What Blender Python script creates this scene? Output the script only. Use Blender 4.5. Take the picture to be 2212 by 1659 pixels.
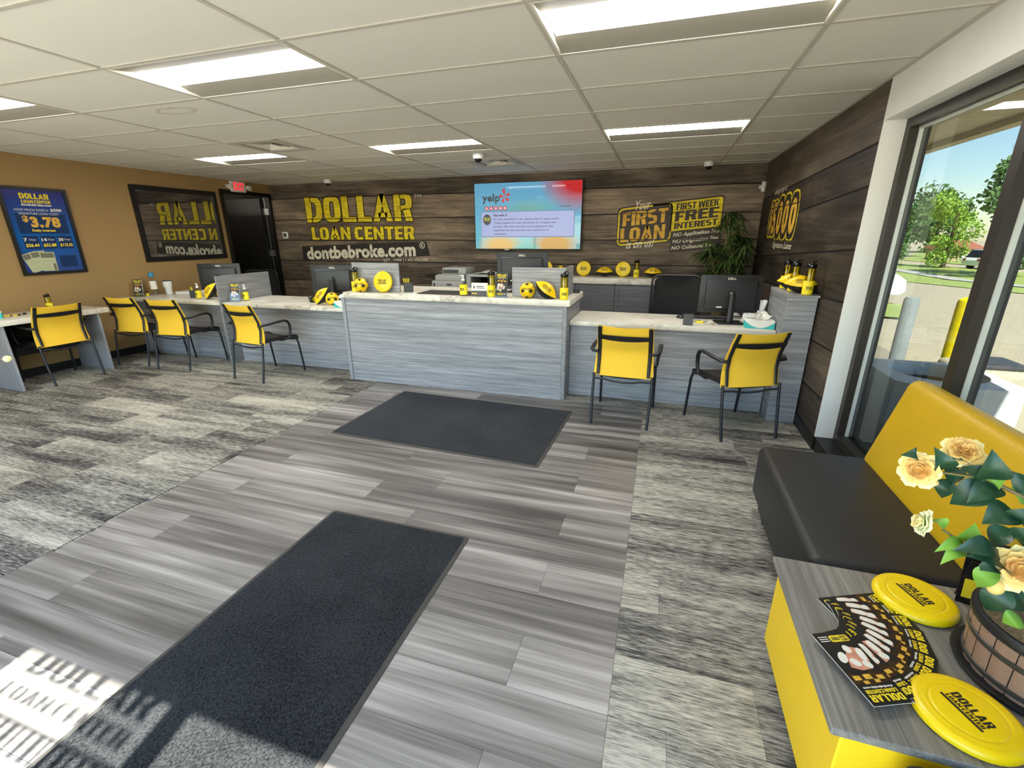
import bpy, bmesh, math, random
from mathutils import Vector, Matrix, noise as mnoise
random.seed(11)
PI = math.pi
sc = bpy.context.scene
COL = sc.collection
for o in list(bpy.data.objects): bpy.data.objects.remove(o)

# ------------------------------------------------------------------ camera
YAW, PITCH, ROLL = 0.30799, -0.31644, -0.00479
fw = Vector((-math.sin(YAW)*math.cos(PITCH), math.cos(YAW)*math.cos(PITCH), math.sin(PITCH)))
r0 = Vector((math.cos(YAW), math.sin(YAW), 0)); u0 = r0.cross(fw)
rt = math.cos(ROLL)*r0 + math.sin(ROLL)*u0; up = -math.sin(ROLL)*r0 + math.cos(ROLL)*u0
cam = bpy.data.cameras.new('camera'); cam.sensor_width = 36; cam.lens = 36*982.66/2212
cam.clip_start = .05; cam.clip_end = 400
co = bpy.data.objects.new('camera', cam); COL.objects.link(co)
co.matrix_world = Matrix(((rt.x, up.x, -fw.x, 3.0459), (rt.y, up.y, -fw.y, -2.1152), (rt.z, up.z, -fw.z, 1.5545), (0, 0, 0, 1)))
sc.camera = co

# ------------------------------------------------------------------ sky, sun, exposure
SUN_EL = math.radians(51); SUN_DIR = Vector((-.19, 1, -1.26)).normalized()   # travel direction
w = bpy.data.worlds.new('sky'); sc.world = w; w.use_nodes = True
nt = w.node_tree; bg = nt.nodes['Background']
sky = nt.nodes.new('ShaderNodeTexSky'); sky.sky_type = 'NISHITA'; sky.sun_disc = False
sky.sun_elevation = SUN_EL; sky.sun_rotation = math.radians(169); sky.air_density = 1.2; sky.dust_density = .2; sky.ozone_density = 4
nt.links.new(sky.outputs[0], bg.inputs[0]); bg.inputs[1].default_value = SKY_STRENGTH = 0.82
sl = bpy.data.lights.new('sun', 'SUN'); sl.energy = SUN_STRENGTH = 36.0; sl.angle = .009; sl.color = (1, .96, .88)
so = bpy.data.objects.new('sun', sl); COL.objects.link(so)
so.rotation_euler = SUN_DIR.to_track_quat('-Z', 'Y').to_euler()
LAMP = 21.0            # emission strength of the ceiling light lenses
vs = sc.view_settings; vs.view_transform = 'Standard'; vs.look = 'None'; vs.gamma = 1; vs.exposure = 0.26
try: vs.use_curve_mapping = False
except Exception: pass
sc.display_settings.display_device = 'sRGB'
try:
    sc.cycles.use_denoising = True; sc.cycles.max_bounces = 10; sc.cycles.diffuse_bounces = 5
    sc.cycles.transparent_max_bounces = 12; sc.cycles.sample_clamp_indirect = 25; sc.cycles.caustics_reflective = False; sc.cycles.caustics_refractive = False
except Exception: pass

# ------------------------------------------------------------------ materials
def lin(r, g, b):
    f = lambda c: (c/255/12.92) if c/255 <= .04045 else ((c/255+.055)/1.055)**2.4
    return (f(r), f(g), f(b), 1)
class NT:
    def __init__(s, name):
        s.m = bpy.data.materials.new(name); s.m.use_nodes = True; s.t = s.m.node_tree; s.b = s.t.nodes['Principled BSDF']; s.out = s.t.nodes['Material Output']
    def n(s, typ, **k):
        x = s.t.nodes.new('ShaderNode'+typ)
        for a, v in k.items(): setattr(x, a, v)
        return x
    def l(s, a, b): s.t.links.new(a, b)
    def math(s, op, a, b=0.0, c=None):
        x = s.n('Math', operation=op)
        for i, v in enumerate((a, b) if c is None else (a, b, c)):
            if isinstance(v, (int, float)): x.inputs[i].default_value = v
            else: s.l(v, x.inputs[i])
        return x.outputs[0]
    def coord(s, which='Object', scale=(1, 1, 1), off=None):
        if which == 'World': c = s.n('NewGeometry').outputs['Position']
        else: c = s.n('TexCoord').outputs[which]
        m = s.n('Mapping'); m.inputs['Scale'].default_value = scale; s.l(c, m.inputs['Vector'])
        if off is not None: s.l(off, m.inputs['Location'])
        return m.outputs[0]
    def noise(s, vec, scale=1, detail=4, rough=.55, dist=0):
        x = s.n('TexNoise'); x.inputs['Scale'].default_value = scale; x.inputs['Detail'].default_value = detail; x.inputs['Roughness'].default_value = rough; x.inputs['Distortion'].default_value = dist
        s.l(vec, x.inputs['Vector']); return x.outputs[0]
    def ramp(s, fac, stops, interp='LINEAR'):
        x = s.n('ValToRGB'); x.color_ramp.interpolation = interp; e = x.color_ramp.elements
        while len(e) < len(stops): e.new(.5)
        for i, (p, c) in enumerate(stops): e[i].position = p; e[i].color = c if len(c) == 4 else (*c, 1)
        s.l(fac, x.inputs[0]); return x.outputs[0]
    def mix(s, fac, a, b, mode='MIX'):
        x = s.n('Mix', data_type='RGBA', blend_type=mode)
        for i, v in ((0, fac), (6, a), (7, b)):
            if isinstance(v, (int, float)): x.inputs[i].default_value = v
            elif isinstance(v, tuple): x.inputs[i].default_value = v
            else: s.l(v, x.inputs[i])
        return x.outputs[2]
    def bump(s, h, strength=.2, dist=.01):
        x = s.n('Bump'); x.inputs['Strength'].default_value = strength; x.inputs['Distance'].default_value = dist; s.l(h, x.inputs['Height']); s.l(x.outputs[0], s.b.inputs['Normal'])
    def setb(s, **k):
        for a, v in k.items(): s.b.inputs[a.replace('_', ' ')].default_value = v
def plain(name, rgb, rough=.5, metal=0, var=.06, scale=20, bump=0, spec=.5, **k):
    t = NT(name); c = lin(*rgb)
    f = t.noise(t.coord('Object'), scale, 3)
    lo = tuple(max(0, x*(1-var)) for x in c[:3]); hi = tuple(x*(1+var) for x in c[:3])
    t.l(t.ramp(f, [(.25, lo), (.75, hi)]), t.b.inputs['Base Color'])
    t.setb(Roughness=rough, Metallic=metal, Specular_IOR_Level=spec)
    if bump: t.bump(f, bump, .002)
    for a, v in k.items(): t.b.inputs[a.replace('_', ' ')].default_value = v
    return t.m
def emit(name, rgb, strength=1):
    t = NT(name); t.setb(Base_Color=(.02, .02, .02, 1), Roughness=.3, Emission_Color=lin(*rgb), Emission_Strength=strength)
    return t.m
def laminate(name, axis, lo, hi, rough=.45):
    t = NT(name); sv = [(1.3, 55, 55), (55, 1.3, 55), (55, 55, 1.3)][axis]; sv2 = [(5, 190, 190), (190, 5, 190), (190, 190, 5)][axis]
    a = t.noise(t.coord('World', sv), 1, 5, .6); b = t.noise(t.coord('World', sv2), 1, 3)
    f = t.math('ADD', t.math('MULTIPLY', a, .65), t.math('MULTIPLY', b, .35))
    t.l(t.ramp(f, [(.33, lin(*lo)), (.5, lin(*[(p+q)/2 for p, q in zip(lo, hi)])), (.67, lin(*hi))]), t.b.inputs['Base Color'])
    t.setb(Roughness=rough); t.bump(f, .08, .002); return t.m
def glassy(name, tint=(1, 1, 1), refl=1.0, rough=0.0, ior=1.45):
    t = NT(name); t.t.nodes.remove(t.b)
    tr = t.n('BsdfTransparent'); tr.inputs[0].default_value = (*tint, 1); gl = t.n('BsdfGlossy'); gl.inputs['Roughness'].default_value = rough
    lw = t.n('LayerWeight'); lw.inputs['Blend'].default_value = .5; fr = t.math('MULTIPLY_ADD', t.math('POWER', lw.outputs['Facing'], 5.0), .96, ((ior-1)/(ior+1))**2)
    wob = t.noise(t.coord('Object'), 3, 2); f = t.math('MULTIPLY', fr, t.math('MULTIPLY_ADD', wob, .1*refl, refl*.95))
    mx = t.n('MixShader'); t.l(f, mx.inputs[0]); t.l(tr.outputs[0], mx.inputs[1]); t.l(gl.outputs[0], mx.inputs[2]); t.l(mx.outputs[0], t.out.inputs[0])
    return t.m
MT = {}
Y = (250, 208, 18)
MT['yellow'] = plain('yellow_plastic', Y, .32, var=.03)
MT['yellow_disc'] = plain('yellow_frisbee_plastic', (240, 206, 12), .3, var=.03); MT['yellow_label'] = plain('yellow_label', (244, 222, 30), .5, var=.03)
MT['yellow_mesh'] = None
MT['yellow_vinyl'] = plain('yellow_vinyl', (196, 158, 14), .42, var=.05, scale=6, bump=.05)
MT['yellow_base'] = plain('yellow_laminate', (240, 200, 24), .45, var=.02)
MT['yellow_paint'] = plain('yellow_paint', (250, 225, 0), .6, var=.05)
MT['black'] = plain('black_plastic', (24, 24, 26), .42, var=.2)
MT['black_gloss'] = plain('black_gloss_plastic', (14, 14, 16), .15, var=.2)
MT['black_metal'] = plain('black_powder_coat', (28, 31, 38), .38, var=.15, scale=60)
MT['black_seat'] = plain('black_seat_fabric', (26, 22, 22), .8, var=.25, scale=300, bump=.2)
MT['black_vinyl'] = plain('black_vinyl', (27, 27, 29), .5, var=.12, scale=120, bump=.06)
MT['monitor'] = plain('monitor_plastic', (36, 38, 42), .42, var=.1, scale=120)
MT['frame_black'] = plain('black_frame', (18, 17, 17), .4, var=.15)
MT['bronze'] = plain('dark_bronze_aluminum', (52, 47, 42), .42, var=.08, metal=.3)
MT['aluminum'] = plain('mill_aluminum', (205, 210, 205), .4, var=.05, metal=.2)
MT['white_wall'] = plain('white_wall_paint', (226, 226, 222), .75, var=.02, scale=40, bump=.04)
MT['white'] = plain('white_plastic', (228, 228, 226), .4, var=.03)
MT['paper'] = plain('white_paper', (238, 236, 230), .8, var=.04)
MT['grey_plastic'] = plain('light_grey_plastic', (176, 176, 172), .5, var=.04)
MT['grey_dark'] = plain('dark_grey_plastic', (70, 70, 72), .5, var=.06)
MT['slot'] = plain('dark_recess', (12, 12, 12), .9, var=.1)
MT['steel'] = plain('brushed_steel', (170, 170, 168), .35, var=.05, metal=.9)
MT['teal'] = plain('teal_print', (60, 190, 185), .6, var=.04)
MT['brown_wall'] = plain('brown_wall_paint', (156, 126, 82), .7, var=.03, scale=90, bump=.06)
MT['ink'] = plain('black_ink', (32, 26, 12), .6, var=.1)
MT['ink_soft'] = plain('olive_ink', (120, 96, 14), .6, var=.1)
MT['print_yellow'] = plain('yellow_print', (236, 210, 30), .6, var=.05)
MT['print_white'] = plain('white_print', (226, 222, 210), .6, var=.05)
MT['print_black'] = plain('black_print', (22, 20, 18), .35, var=.15)
MT['print_brown'] = plain('brown_print', (112, 78, 40), .4, var=.4, scale=120)
MT['print_gold'] = plain('gold_print', (214, 168, 60), .4, var=.25, scale=60)
MT['skin_print'] = plain('pink_print', (204, 142, 116), .4, var=.2, scale=60)
MT['ceiling_tile'] = plain('acoustic_tile', (216, 213, 204), .9, var=.035, scale=160, bump=.12)
MT['grid'] = plain('ceiling_grid_metal', (186, 181, 170), .55, var=.03)
MT['wing'] = plain('troffer_wing_shaded', (146, 142, 131), .6, var=.04, scale=300); MT['troffer'] = plain('troffer_white', (222, 218, 204), .45, var=.02)  # wing grey is the shade beside the lens, painted into the colour
MT['rubber'] = plain('mat_rubber_edge', (62, 60, 57), .7, var=.15)
MT['baseboard'] = plain('black_cove_base', (16, 17, 18), .45, var=.2)
MT['dark_room'] = plain('dark_room_paint', (60, 54, 46), .8, var=.1)
MT['amber_glass'] = glassy('amber_plastic', (.74, .70, .18), 1.4, .05)
MT['clear'] = glassy('clear_plastic', (.93, .95, .96), 1.0, .03)
MT['window_glass'] = glassy('window_glass', (.38, .40, .395), .95, 0)
MT['front_glass'] = glassy('front_glass', (.93, .95, .94), .8, 0)
MT['red_led'] = emit('exit_red', (250, 40, 50), 1.1)
t = NT('light_lens'); t.setb(Base_Color=(.9, .9, .88, 1), Emission_Color=(1, .965, .90, 1), Emission_Strength=LAMP); MT['lens'] = t.m
# woven yellow mesh
t = NT('yellow_mesh_fabric'); wv = t.n('TexChecker'); wv.inputs['Scale'].default_value = 260; t.l(t.coord('Object'), wv.inputs['Vector'])
t.l(t.mix(wv.outputs['Fac'], lin(234, 184, 38), lin(252, 206, 60)), t.b.inputs['Base Color']); t.setb(Roughness=.75); t.bump(wv.outputs['Fac'], .15, .001); MT['yellow_mesh'] = t.m
# black office mesh
t = NT('black_mesh_fabric'); wv = t.n('TexChecker'); wv.inputs['Scale'].default_value = 300; t.l(t.coord('Object'), wv.inputs['Vector'])
t.l(t.mix(wv.outputs['Fac'], lin(16, 16, 17), lin(32, 32, 33)), t.b.inputs['Base Color']); t.setb(Roughness=.85); MT['office_mesh'] = t.m
MT['lam_x'] = laminate('grey_laminate', 0, (112, 113, 117), (178, 180, 186))
MT['lam_y'] = laminate('grey_laminate_side', 1, (100, 101, 104), (166, 168, 172))
MT['lam_dark'] = laminate('grey_laminate_cabinet', 0, (76, 77, 80), (118, 119, 122))
MT['lam_z'] = laminate('grey_laminate_edge', 2, (138, 140, 146), (160, 162, 168))
MT['lam_table'] = laminate('table_laminate', 1, (96, 93, 88), (150, 146, 138))
# marble worktop
t = NT('white_marble_laminate'); v = t.coord('World', (1, 1, 1)); d = t.noise(v, 3.2, 5, .6)
wn = t.noise(v, 2.1, 6, .62, 1.6); band = t.math('ABSOLUTE', t.math('SUBTRACT', wn, .5)); vein = t.ramp(band, [(0, (1, 1, 1)), (.012, (.7, .7, .7)), (.05, (0, 0, 0))])
brk = t.ramp(d, [(.42, (0, 0, 0)), (.62, (1, 1, 1))]); fac = t.math('MULTIPLY', vein, brk)
base = t.ramp(t.noise(v, 5, 4), [(.3, lin(216, 210, 196)), (.7, lin(232, 228, 216))])
t.l(t.mix(fac, base, lin(168, 160, 148)), t.b.inputs['Base Color']); t.setb(Roughness=.28); MT['marble'] = t.m
# mural wood planks
def wood(name, axis, dk=1.0):
    t = NT(name); oi = t.n('ObjectInfo'); r = oi.outputs['Random']; cb = t.n('CombineXYZ')
    t.l(t.math('MULTIPLY', r, 17), cb.inputs[0]); t.l(t.math('MULTIPLY', r, 31), cb.inputs[1]); t.l(t.math('MULTIPLY', r, 7), cb.inputs[2])
    sv = [(1.1, 22, 22), (22, 1.1, 22)][axis]; sf = [(4, 120, 120), (120, 4, 120)][axis]; sk = [(1.3, 4.2, 4.2), (4.2, 1.3, 4.2)][axis]
    a = t.noise(t.coord('World', sv, cb.outputs[0]), 1, 7, .66, .5); b = t.noise(t.coord('World', sf, cb.outputs[0]), 1, 4, .6); k = t.noise(t.coord('World', sk, cb.outputs[0]), 1, 4, .6)
    f = t.math('ADD', t.math('ADD', t.math('MULTIPLY', a, .5), t.math('MULTIPLY', b, .25)), t.math('MULTIPLY', k, .45))
    f = t.math('ADD', f, t.math('MULTIPLY_ADD', r, .20, -.06))
    m = lambda c: tuple(x*dk for x in lin(*c)[:3])
    c = t.ramp(f, [(.40, m((40, 33, 28))), (.54, m((82, 71, 61))), (.67, m((122, 107, 92))), (.84, m((168, 149, 128)))])
    vk = t.n('TexVoronoi'); vk.inputs['Scale'].default_value = 1; t.l(t.coord('World', [(.9, 3.4, 3.4), (3.4, .9, 3.4)][axis], cb.outputs[0]), vk.inputs['Vector'])
    kn = t.ramp(vk.outputs['Distance'], [(.03, (1, 1, 1)), (.10, (0, 0, 0))])
    t.l(t.mix(t.math('MULTIPLY', kn, .8), c, (*m((34, 24, 18)), 1)), t.b.inputs['Base Color']); t.setb(Roughness=.62, Specular_IOR_Level=.3); t.bump(b, .05, .002); return t.m
MT['wood_back'] = wood('mural_wood', 0, 1.12); MT['wood_right_shaded'] = wood('mural_wood_side_shaded', 1, .36)  # side wall wood is the same print, its shade put into a darker colour
def mural_print(name, c1, c2, joint=True):
    t = NT(name); v = t.coord('World', (3, 3, 60)); f = t.noise(v, 1, 5, .65); g = t.noise(t.coord('World', (1, 1, 1)), 9, 5, .7)
    c = t.ramp(t.math('ADD', t.math('MULTIPLY', f, .6), t.math('MULTIPLY', g, .4)), [(.36, lin(*c1)), (.56, lin(*c2))])
    if joint:
        sp = t.n('SeparateXYZ'); t.l(t.n('NewGeometry').outputs['Position'], sp.inputs[0])
        fr = t.math('FRACT', t.math('DIVIDE', t.math('SUBTRACT', sp.outputs[2], .763), .3575)); j = t.math('LESS_THAN', fr, .04)
        c = t.mix(t.math('MULTIPLY', j, .85), c, lin(48, 38, 22))
    t.l(c, t.b.inputs['Base Color']); t.setb(Roughness=.6, Specular_IOR_Level=.3); return t.m
MT['mural_yellow'] = mural_print('mural_yellow', (176, 156, 28), (244, 220, 48)); MT['mural_white'] = mural_print('mural_white', (172, 164, 148), (238, 230, 210)); MT['mural_dark'] = mural_print('mural_dark', (34, 29, 26), (52, 45, 40))
MT['mural_gold'] = mural_print('mural_gold', (176, 132, 40), (232, 186, 72)); MT['mural_brown'] = mural_print('mural_brown', (58, 50, 48), (76, 67, 62), False); MT['mural_outline'] = mural_print('mural_outline', (44, 36, 20), (60, 50, 26), False)
# vinyl floor planks
t = NT('grey_vinyl_plank'); oi = t.n('ObjectInfo'); r = oi.outputs['Random']; cb = t.n('CombineXYZ'); t.l(t.math('MULTIPLY', r, 37), cb.inputs[0]); t.l(t.math('MULTIPLY', r, 91), cb.inputs[1])
a = t.noise(t.coord('World', (.75, 15, 1), cb.outputs[0]), 1, 3, .5, .25); b = t.noise(t.coord('World', (1.6, 70, 1), cb.outputs[0]), 1, 4, .6)
f = t.math('ADD', t.math('ADD', t.math('MULTIPLY', a, .8), t.math('MULTIPLY', b, .3)), t.math('MULTIPLY', t.math('SUBTRACT', r, .5), .21))
t.l(t.ramp(f, [(.34, lin(70, 67, 65)), (.50, lin(104, 100, 97)), (.64, lin(140, 135, 131)), (.80, lin(180, 174, 170))]), t.b.inputs['Base Color']); t.setb(Roughness=.42, Specular_IOR_Level=.45)
wv = t.noise(t.coord('World', (140, 140, 1)), 1, 2); t.bump(wv, .08, .001); MT['vinyl'] = t.m
# carpet planks
t = NT('carpet_plank_pile'); oi = t.n('ObjectInfo'); r = oi.outputs['Random']; cb = t.n('CombineXYZ'); t.l(t.math('MULTIPLY', r, 53), cb.inputs[0]); t.l(t.math('MULTIPLY', r, 19), cb.inputs[1])
a = t.noise(t.coord('World', (16, 150, 1)), 1, 3, .7); g = t.noise(t.coord('World', (.9, 7, 1), cb.outputs[0]), 1, 4, .6); s3 = t.noise(t.coord('World', (4, 50, 1), cb.outputs[0]), 1, 3, .6)
bias = t.math('ADD', t.math('MULTIPLY', t.math('SUBTRACT', r, .5), .13), t.math('MULTIPLY', t.math('SUBTRACT', g, .5), .62))
f = t.math('ADD', t.math('ADD', t.math('MULTIPLY', a, .75), t.math('MULTIPLY', s3, .3)), bias)
t.l(t.ramp(f, [(.35, lin(56, 54, 55)), (.46, lin(104, 101, 97)), (.56, lin(152, 149, 139)), (.72, lin(198, 194, 180))]), t.b.inputs['Base Color']); t.setb(Roughness=.95, Specular_IOR_Level=.1); t.bump(a, .5, .004); MT['carpet'] = t.m
# black mat pile
t = NT('black_mat_pile'); a = t.noise(t.coord('World', (125, 125, 125)), 1, 2, .5); h = t.noise(t.coord('World', (2.5, 2.5, 1)), 1, 4, .6)
t.l(t.ramp(t.math('ADD', t.math('MULTIPLY', a, .7), t.math('MULTIPLY', h, .3)), [(.38, lin(6, 7, 9)), (.62, lin(46, 48, 50))]), t.b.inputs['Base Color']); t.setb(Roughness=.9, Specular_IOR_Level=.08, Sheen_Weight=.14, Sheen_Roughness=.5); t.bump(a, .8, .006); MT['mat_pile'] = t.m
# one-way observation glass
t = NT('one_way_glass'); t.t.nodes.remove(t.b); gl = t.n('BsdfGlossy'); gl.inputs['Roughness'].default_value = .01; gl.inputs[0].default_value = (.62, .62, .62, 1); df = t.n('BsdfDiffuse'); df.inputs[0].default_value = (.02, .022, .025, 1)
mx = t.n('MixShader'); t.l(t.math('MULTIPLY_ADD', t.noise(t.coord('Object'), 2, 2), .05, .6), mx.inputs[0]); t.l(df.outputs[0], mx.inputs[1]); t.l(gl.outputs[0], mx.inputs[2]); t.l(mx.outputs[0], t.out.inputs[0]); MT['one_way'] = t.m
# leaves
def leafmat(name, c1, c2, rough=.4):
    t = NT(name); f = t.noise(t.coord('World', (1, 1, 1)), 14, 3); t.l(t.ramp(f, [(.3, lin(*c1)), (.7, lin(*c2))]), t.b.inputs['Base Color']); t.setb(Roughness=rough, Subsurface_Weight=0); return t.m
MT['leaf_dark'] = leafmat('camellia_leaf', (18, 52, 36), (44, 84, 56), .35); MT['leaf_light'] = leafmat('young_leaf', (96, 150, 44), (138, 184, 70), .45); MT['palm'] = leafmat('palm_leaf', (26, 48, 20), (78, 104, 44), .5); MT['stem'] = leafmat('plant_stem', (118, 112, 66), (140, 120, 90), .7)
MT['tree_leaf'] = leafmat('tree_leaf', (110, 150, 50), (178, 206, 84), .7); MT['tree_dark'] = leafmat('tree_leaf_dark', (62, 92, 46), (110, 142, 70), .7); MT['bark'] = leafmat('bark', (70, 58, 46), (96, 82, 66), .9)
MT['petal_out'] = plain('cream_petal', (250, 236, 170), .6, var=.05); MT['petal_in'] = plain('peach_petal', (253, 218, 132), .6, var=.08); MT['petal_core'] = plain('apricot_petal', (252, 214, 138), .6, var=.1)
MT['petal_pale'] = plain('pale_petal', (238, 240, 200), .6, var=.05)
MT['moss'] = plain('dry_moss', (120, 106, 78), .95, var=.4, scale=90, bump=.6)
MT['barrel'] = plain('barrel_stave', (142, 112, 92), .6, var=.12, scale=40); MT['barrel_band'] = plain('barrel_band', (48, 46, 42), .5, var=.1)
MT['asphalt'] = plain('sunlit_asphalt', (184, 168, 138), .95, var=.12, scale=2.5); MT['concrete'] = plain('concrete', (186, 180, 168), .9, var=.1, scale=3)
MT['walk'] = plain('pavement_beige', (150, 138, 116), .95, var=.1, scale=3); MT['lawn'] = plain('lawn', (156, 168, 84), .95, var=.2, scale=4); MT['bin_stone'] = plain('grey_planter', (226, 228, 224), .8, var=.08, scale=30); MT['soil'] = plain('dark_soil', (58, 52, 46), .95, var=.3, scale=40)
MT['soffit'] = plain('soffit_paint', (196, 186, 160), .8, var=.03); MT['car_white'] = plain('white_car_paint', (226, 228, 230), .25, var=.02); MT['car_glass'] = plain('car_glass', (28, 32, 38), .1, var=.1); MT['tyre'] = plain('tyre', (24, 24, 24), .9, var=.1)
MT['roof_red'] = plain('red_roof', (166, 96, 72), .85, var=.1); MT['house_wall'] = plain('house_wall', (206, 176, 148), .85, var=.05); MT['pole_grey'] = plain('grey_pole', (150, 156, 154), .6, var=.06)
MT['bills'] = plain('banknote_print', (178, 184, 150), .7, var=.2, scale=60); MT['bills_dark'] = plain('banknote_border', (110, 108, 92), .7, var=.25, scale=70)
MT['pink'] = plain('pink_print_soft', (220, 200, 190), .7, var=.1); MT['stain'] = plain('water_stain', (196, 186, 160), .9, var=.05, scale=60)
MT['blue_cap'] = plain('blue_cap', (30, 130, 170), .4, var=.05); MT['screen_ink'] = emit('screen_ink', (40, 48, 74), 1.0)

# ------------------------------------------------------------------ geometry helpers
class B:
    def __init__(s): s.v = []; s.f = []
    def add(s, v, f, M=None):
        k = len(s.v); s.v += [tuple(M @ Vector(p)) if M is not None else tuple(p) for p in v]; s.f += [tuple(i+k for i in q) for q in f]; return s
    def box(s, x0, x1, y0, y1, z0, z1, bev=0, seg=2, M=None):
        if bev:
            bm = bmesh.new(); bmesh.ops.create_cube(bm, size=1)
            for q in bm.verts: q.co = Vector(((x0+x1)/2+q.co.x*(x1-x0), (y0+y1)/2+q.co.y*(y1-y0), (z0+z1)/2+q.co.z*(z1-z0)))
            bmesh.ops.bevel(bm, geom=bm.edges[:], offset=bev, segments=seg, profile=.5, affect='EDGES'); bm.verts.index_update()
            v = [q.co.copy() for q in bm.verts]; f = [[q.index for q in p.verts] for p in bm.faces]; bm.free(); return s.add(v, f, M)
        v = [(x0, y0, z0), (x1, y0, z0), (x1, y1, z0), (x0, y1, z0), (x0, y0, z1), (x1, y0, z1), (x1, y1, z1), (x0, y1, z1)]
        return s.add(v, [(3, 2, 1, 0), (4, 5, 6, 7), (0, 1, 5, 4), (1, 2, 6, 5), (2, 3, 7, 6), (3, 0, 4, 7)], M)
    def hexa(s, v): return s.add(v, [(3, 2, 1, 0), (4, 5, 6, 7), (0, 1, 5, 4), (1, 2, 6, 5), (2, 3, 7, 6), (3, 0, 4, 7)])
    def lathe(s, prof, n=24, M=None, cap=True, a0=0, a1=2*PI):
        v = []; f = []; full = abs(a1-a0-2*PI) < 1e-6; m = n if full else n+1
        for r, z in prof:
            for i in range(m):
                a = a0+(a1-a0)*i/n; v.append((r*math.cos(a), r*math.sin(a), z))
        for j in range(len(prof)-1):
            for i in range(n):
                i2 = (i+1) % m; f.append((j*m+i, j*m+i2, (j+1)*m+i2, (j+1)*m+i))
        if cap and full:
            if prof[0][0] > 1e-5: f.append(tuple(range(m))[::-1])
            if prof[-1][0] > 1e-5: f.append(tuple((len(prof)-1)*m+i for i in range(m)))
        return s.add(v, f, M)
    def cyl(s, p, q, r, n=12, r2=None):
        return s.tube([p, q], [r, r if r2 is None else r2], n)
    def tube(s, pts, r, n=8, closed=False, flat=1.0, ref=None):
        P = [Vector(p) for p in pts]; m = len(P); R = r if isinstance(r, (list, tuple)) else [r]*m
        v = []; f = []; nrm = None
        for i in range(m):
            if closed: d = P[(i+1) % m]-P[i-1]
            else: d = P[min(i+1, m-1)]-P[max(i-1, 0)]
            d.normalize()
            if nrm is None:
                h = Vector(ref) if ref else (Vector((0, 0, 1)) if abs(d.z) < .9 else Vector((1, 0, 0))); nrm = (h-d*h.dot(d)).normalized()
            else: nrm = (nrm-d*nrm.dot(d)).normalized()
            b = d.cross(nrm)
            for k in range(n):
                a = 2*PI*k/n; v.append(P[i]+R[i]*(math.cos(a)*nrm*flat+math.sin(a)*b))
        for i in range(m if closed else m-1):
            j = (i+1) % m
            for k in range(n): f.append((i*n+k, i*n+(k+1) % n, j*n+(k+1) % n, j*n+k))
        if not closed: f.append(tuple(range(n))[::-1]); f.append(tuple((m-1)*n+k for k in range(n)))
        return s.add(v, f)
    def prism(s, poly, z0, z1, M=None):
        n = len(poly); v = [(x, y, z0) for x, y in poly]+[(x, y, z1) for x, y in poly]
        return s.add(v, [tuple(range(n))[::-1], tuple(range(n, 2*n))]+[(i, (i+1) % n, n+(i+1) % n, n+i) for i in range(n)], M)
    def sheet(s, fn, nu, nv, th=0.0, dr=None):
        a = []
        for j in range(nv+1):
            for i in range(nu+1): a.append(Vector(fn(i/nu, j/nv)))
        w_ = nu+1; f = [(j*w_+i, j*w_+i+1, (j+1)*w_+i+1, (j+1)*w_+i) for j in range(nv) for i in range(nu)]
        if not th: return s.add(a, f)
        d = Vector(dr)*th; k = len(a); b = [p+d for p in a]; f2 = [tuple(q[::-1]) for q in [tuple(i+k for i in q) for q in f]]
        rim = [i for i in range(nu+1)]+[(j)*w_+nu for j in range(1, nv+1)]+[nv*w_+i for i in range(nu-1, -1, -1)]+[j*w_ for j in range(nv-1, 0, -1)]
        side = [(rim[i], rim[i-1], rim[i-1]+k, rim[i]+k) for i in range(len(rim))]
        return s.add(a+b, f+f2+side)
    def sphere(s, c, r, nu=16, nv=10, sq=(1, 1, 1)):
        prof = []
        return s.lathe([(max(0, r*math.sin(PI*j/nv)), -r*math.cos(PI*j/nv)) for j in range(nv+1)], nu, Matrix.Translation(c) @ Matrix.Diagonal((*sq, 1)), cap=False)
    def poly(s, pts): return s.add(pts, [tuple(range(len(pts)))])
    def obj(s, name, mat, parent=None, smooth=None, tri=False):
        me = bpy.data.meshes.new(name); me.from_pydata([tuple(p) for p in s.v], [], s.f); me.validate()
        if isinstance(mat, str): mat = MT[mat]
        me.materials.append(mat)
        if smooth is not None:
            me.shade_smooth()
            if smooth < 180: me.set_sharp_from_angle(angle=math.radians(smooth))
        me.update(); o = bpy.data.objects.new(name, me); COL.objects.link(o)
        if parent is not None: o.parent = parent
        return o
def thing(name, label, cat, loc=(0, 0, 0), rot=0, group=None):
    o = bpy.data.objects.new(name, None); COL.objects.link(o); o.empty_display_size = .05
    o.location = loc; o.rotation_euler = rot if isinstance(rot, tuple) else (0, 0, rot); return tag(o, label, cat, group)
def tag(o, label, cat, group=None):
    o['label'] = label; o['category'] = cat
    if group: o['group'] = group
    return o
def struct(o): o['kind'] = 'structure'; return o
def dup(root, loc, rot=0, label=None, group=None):
    def cp(o, par):
        c = o.copy(); COL.objects.link(c)
        if par is not None: c.parent = par
        for ch in list(o.children): cp(ch, c)
        return c
    r = cp(root, None); r.location = loc; r.rotation_euler = rot if isinstance(rot, tuple) else (0, 0, rot)
    if label: r['label'] = label
    if group: r['group'] = group
    return r
_tc = {}
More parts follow.
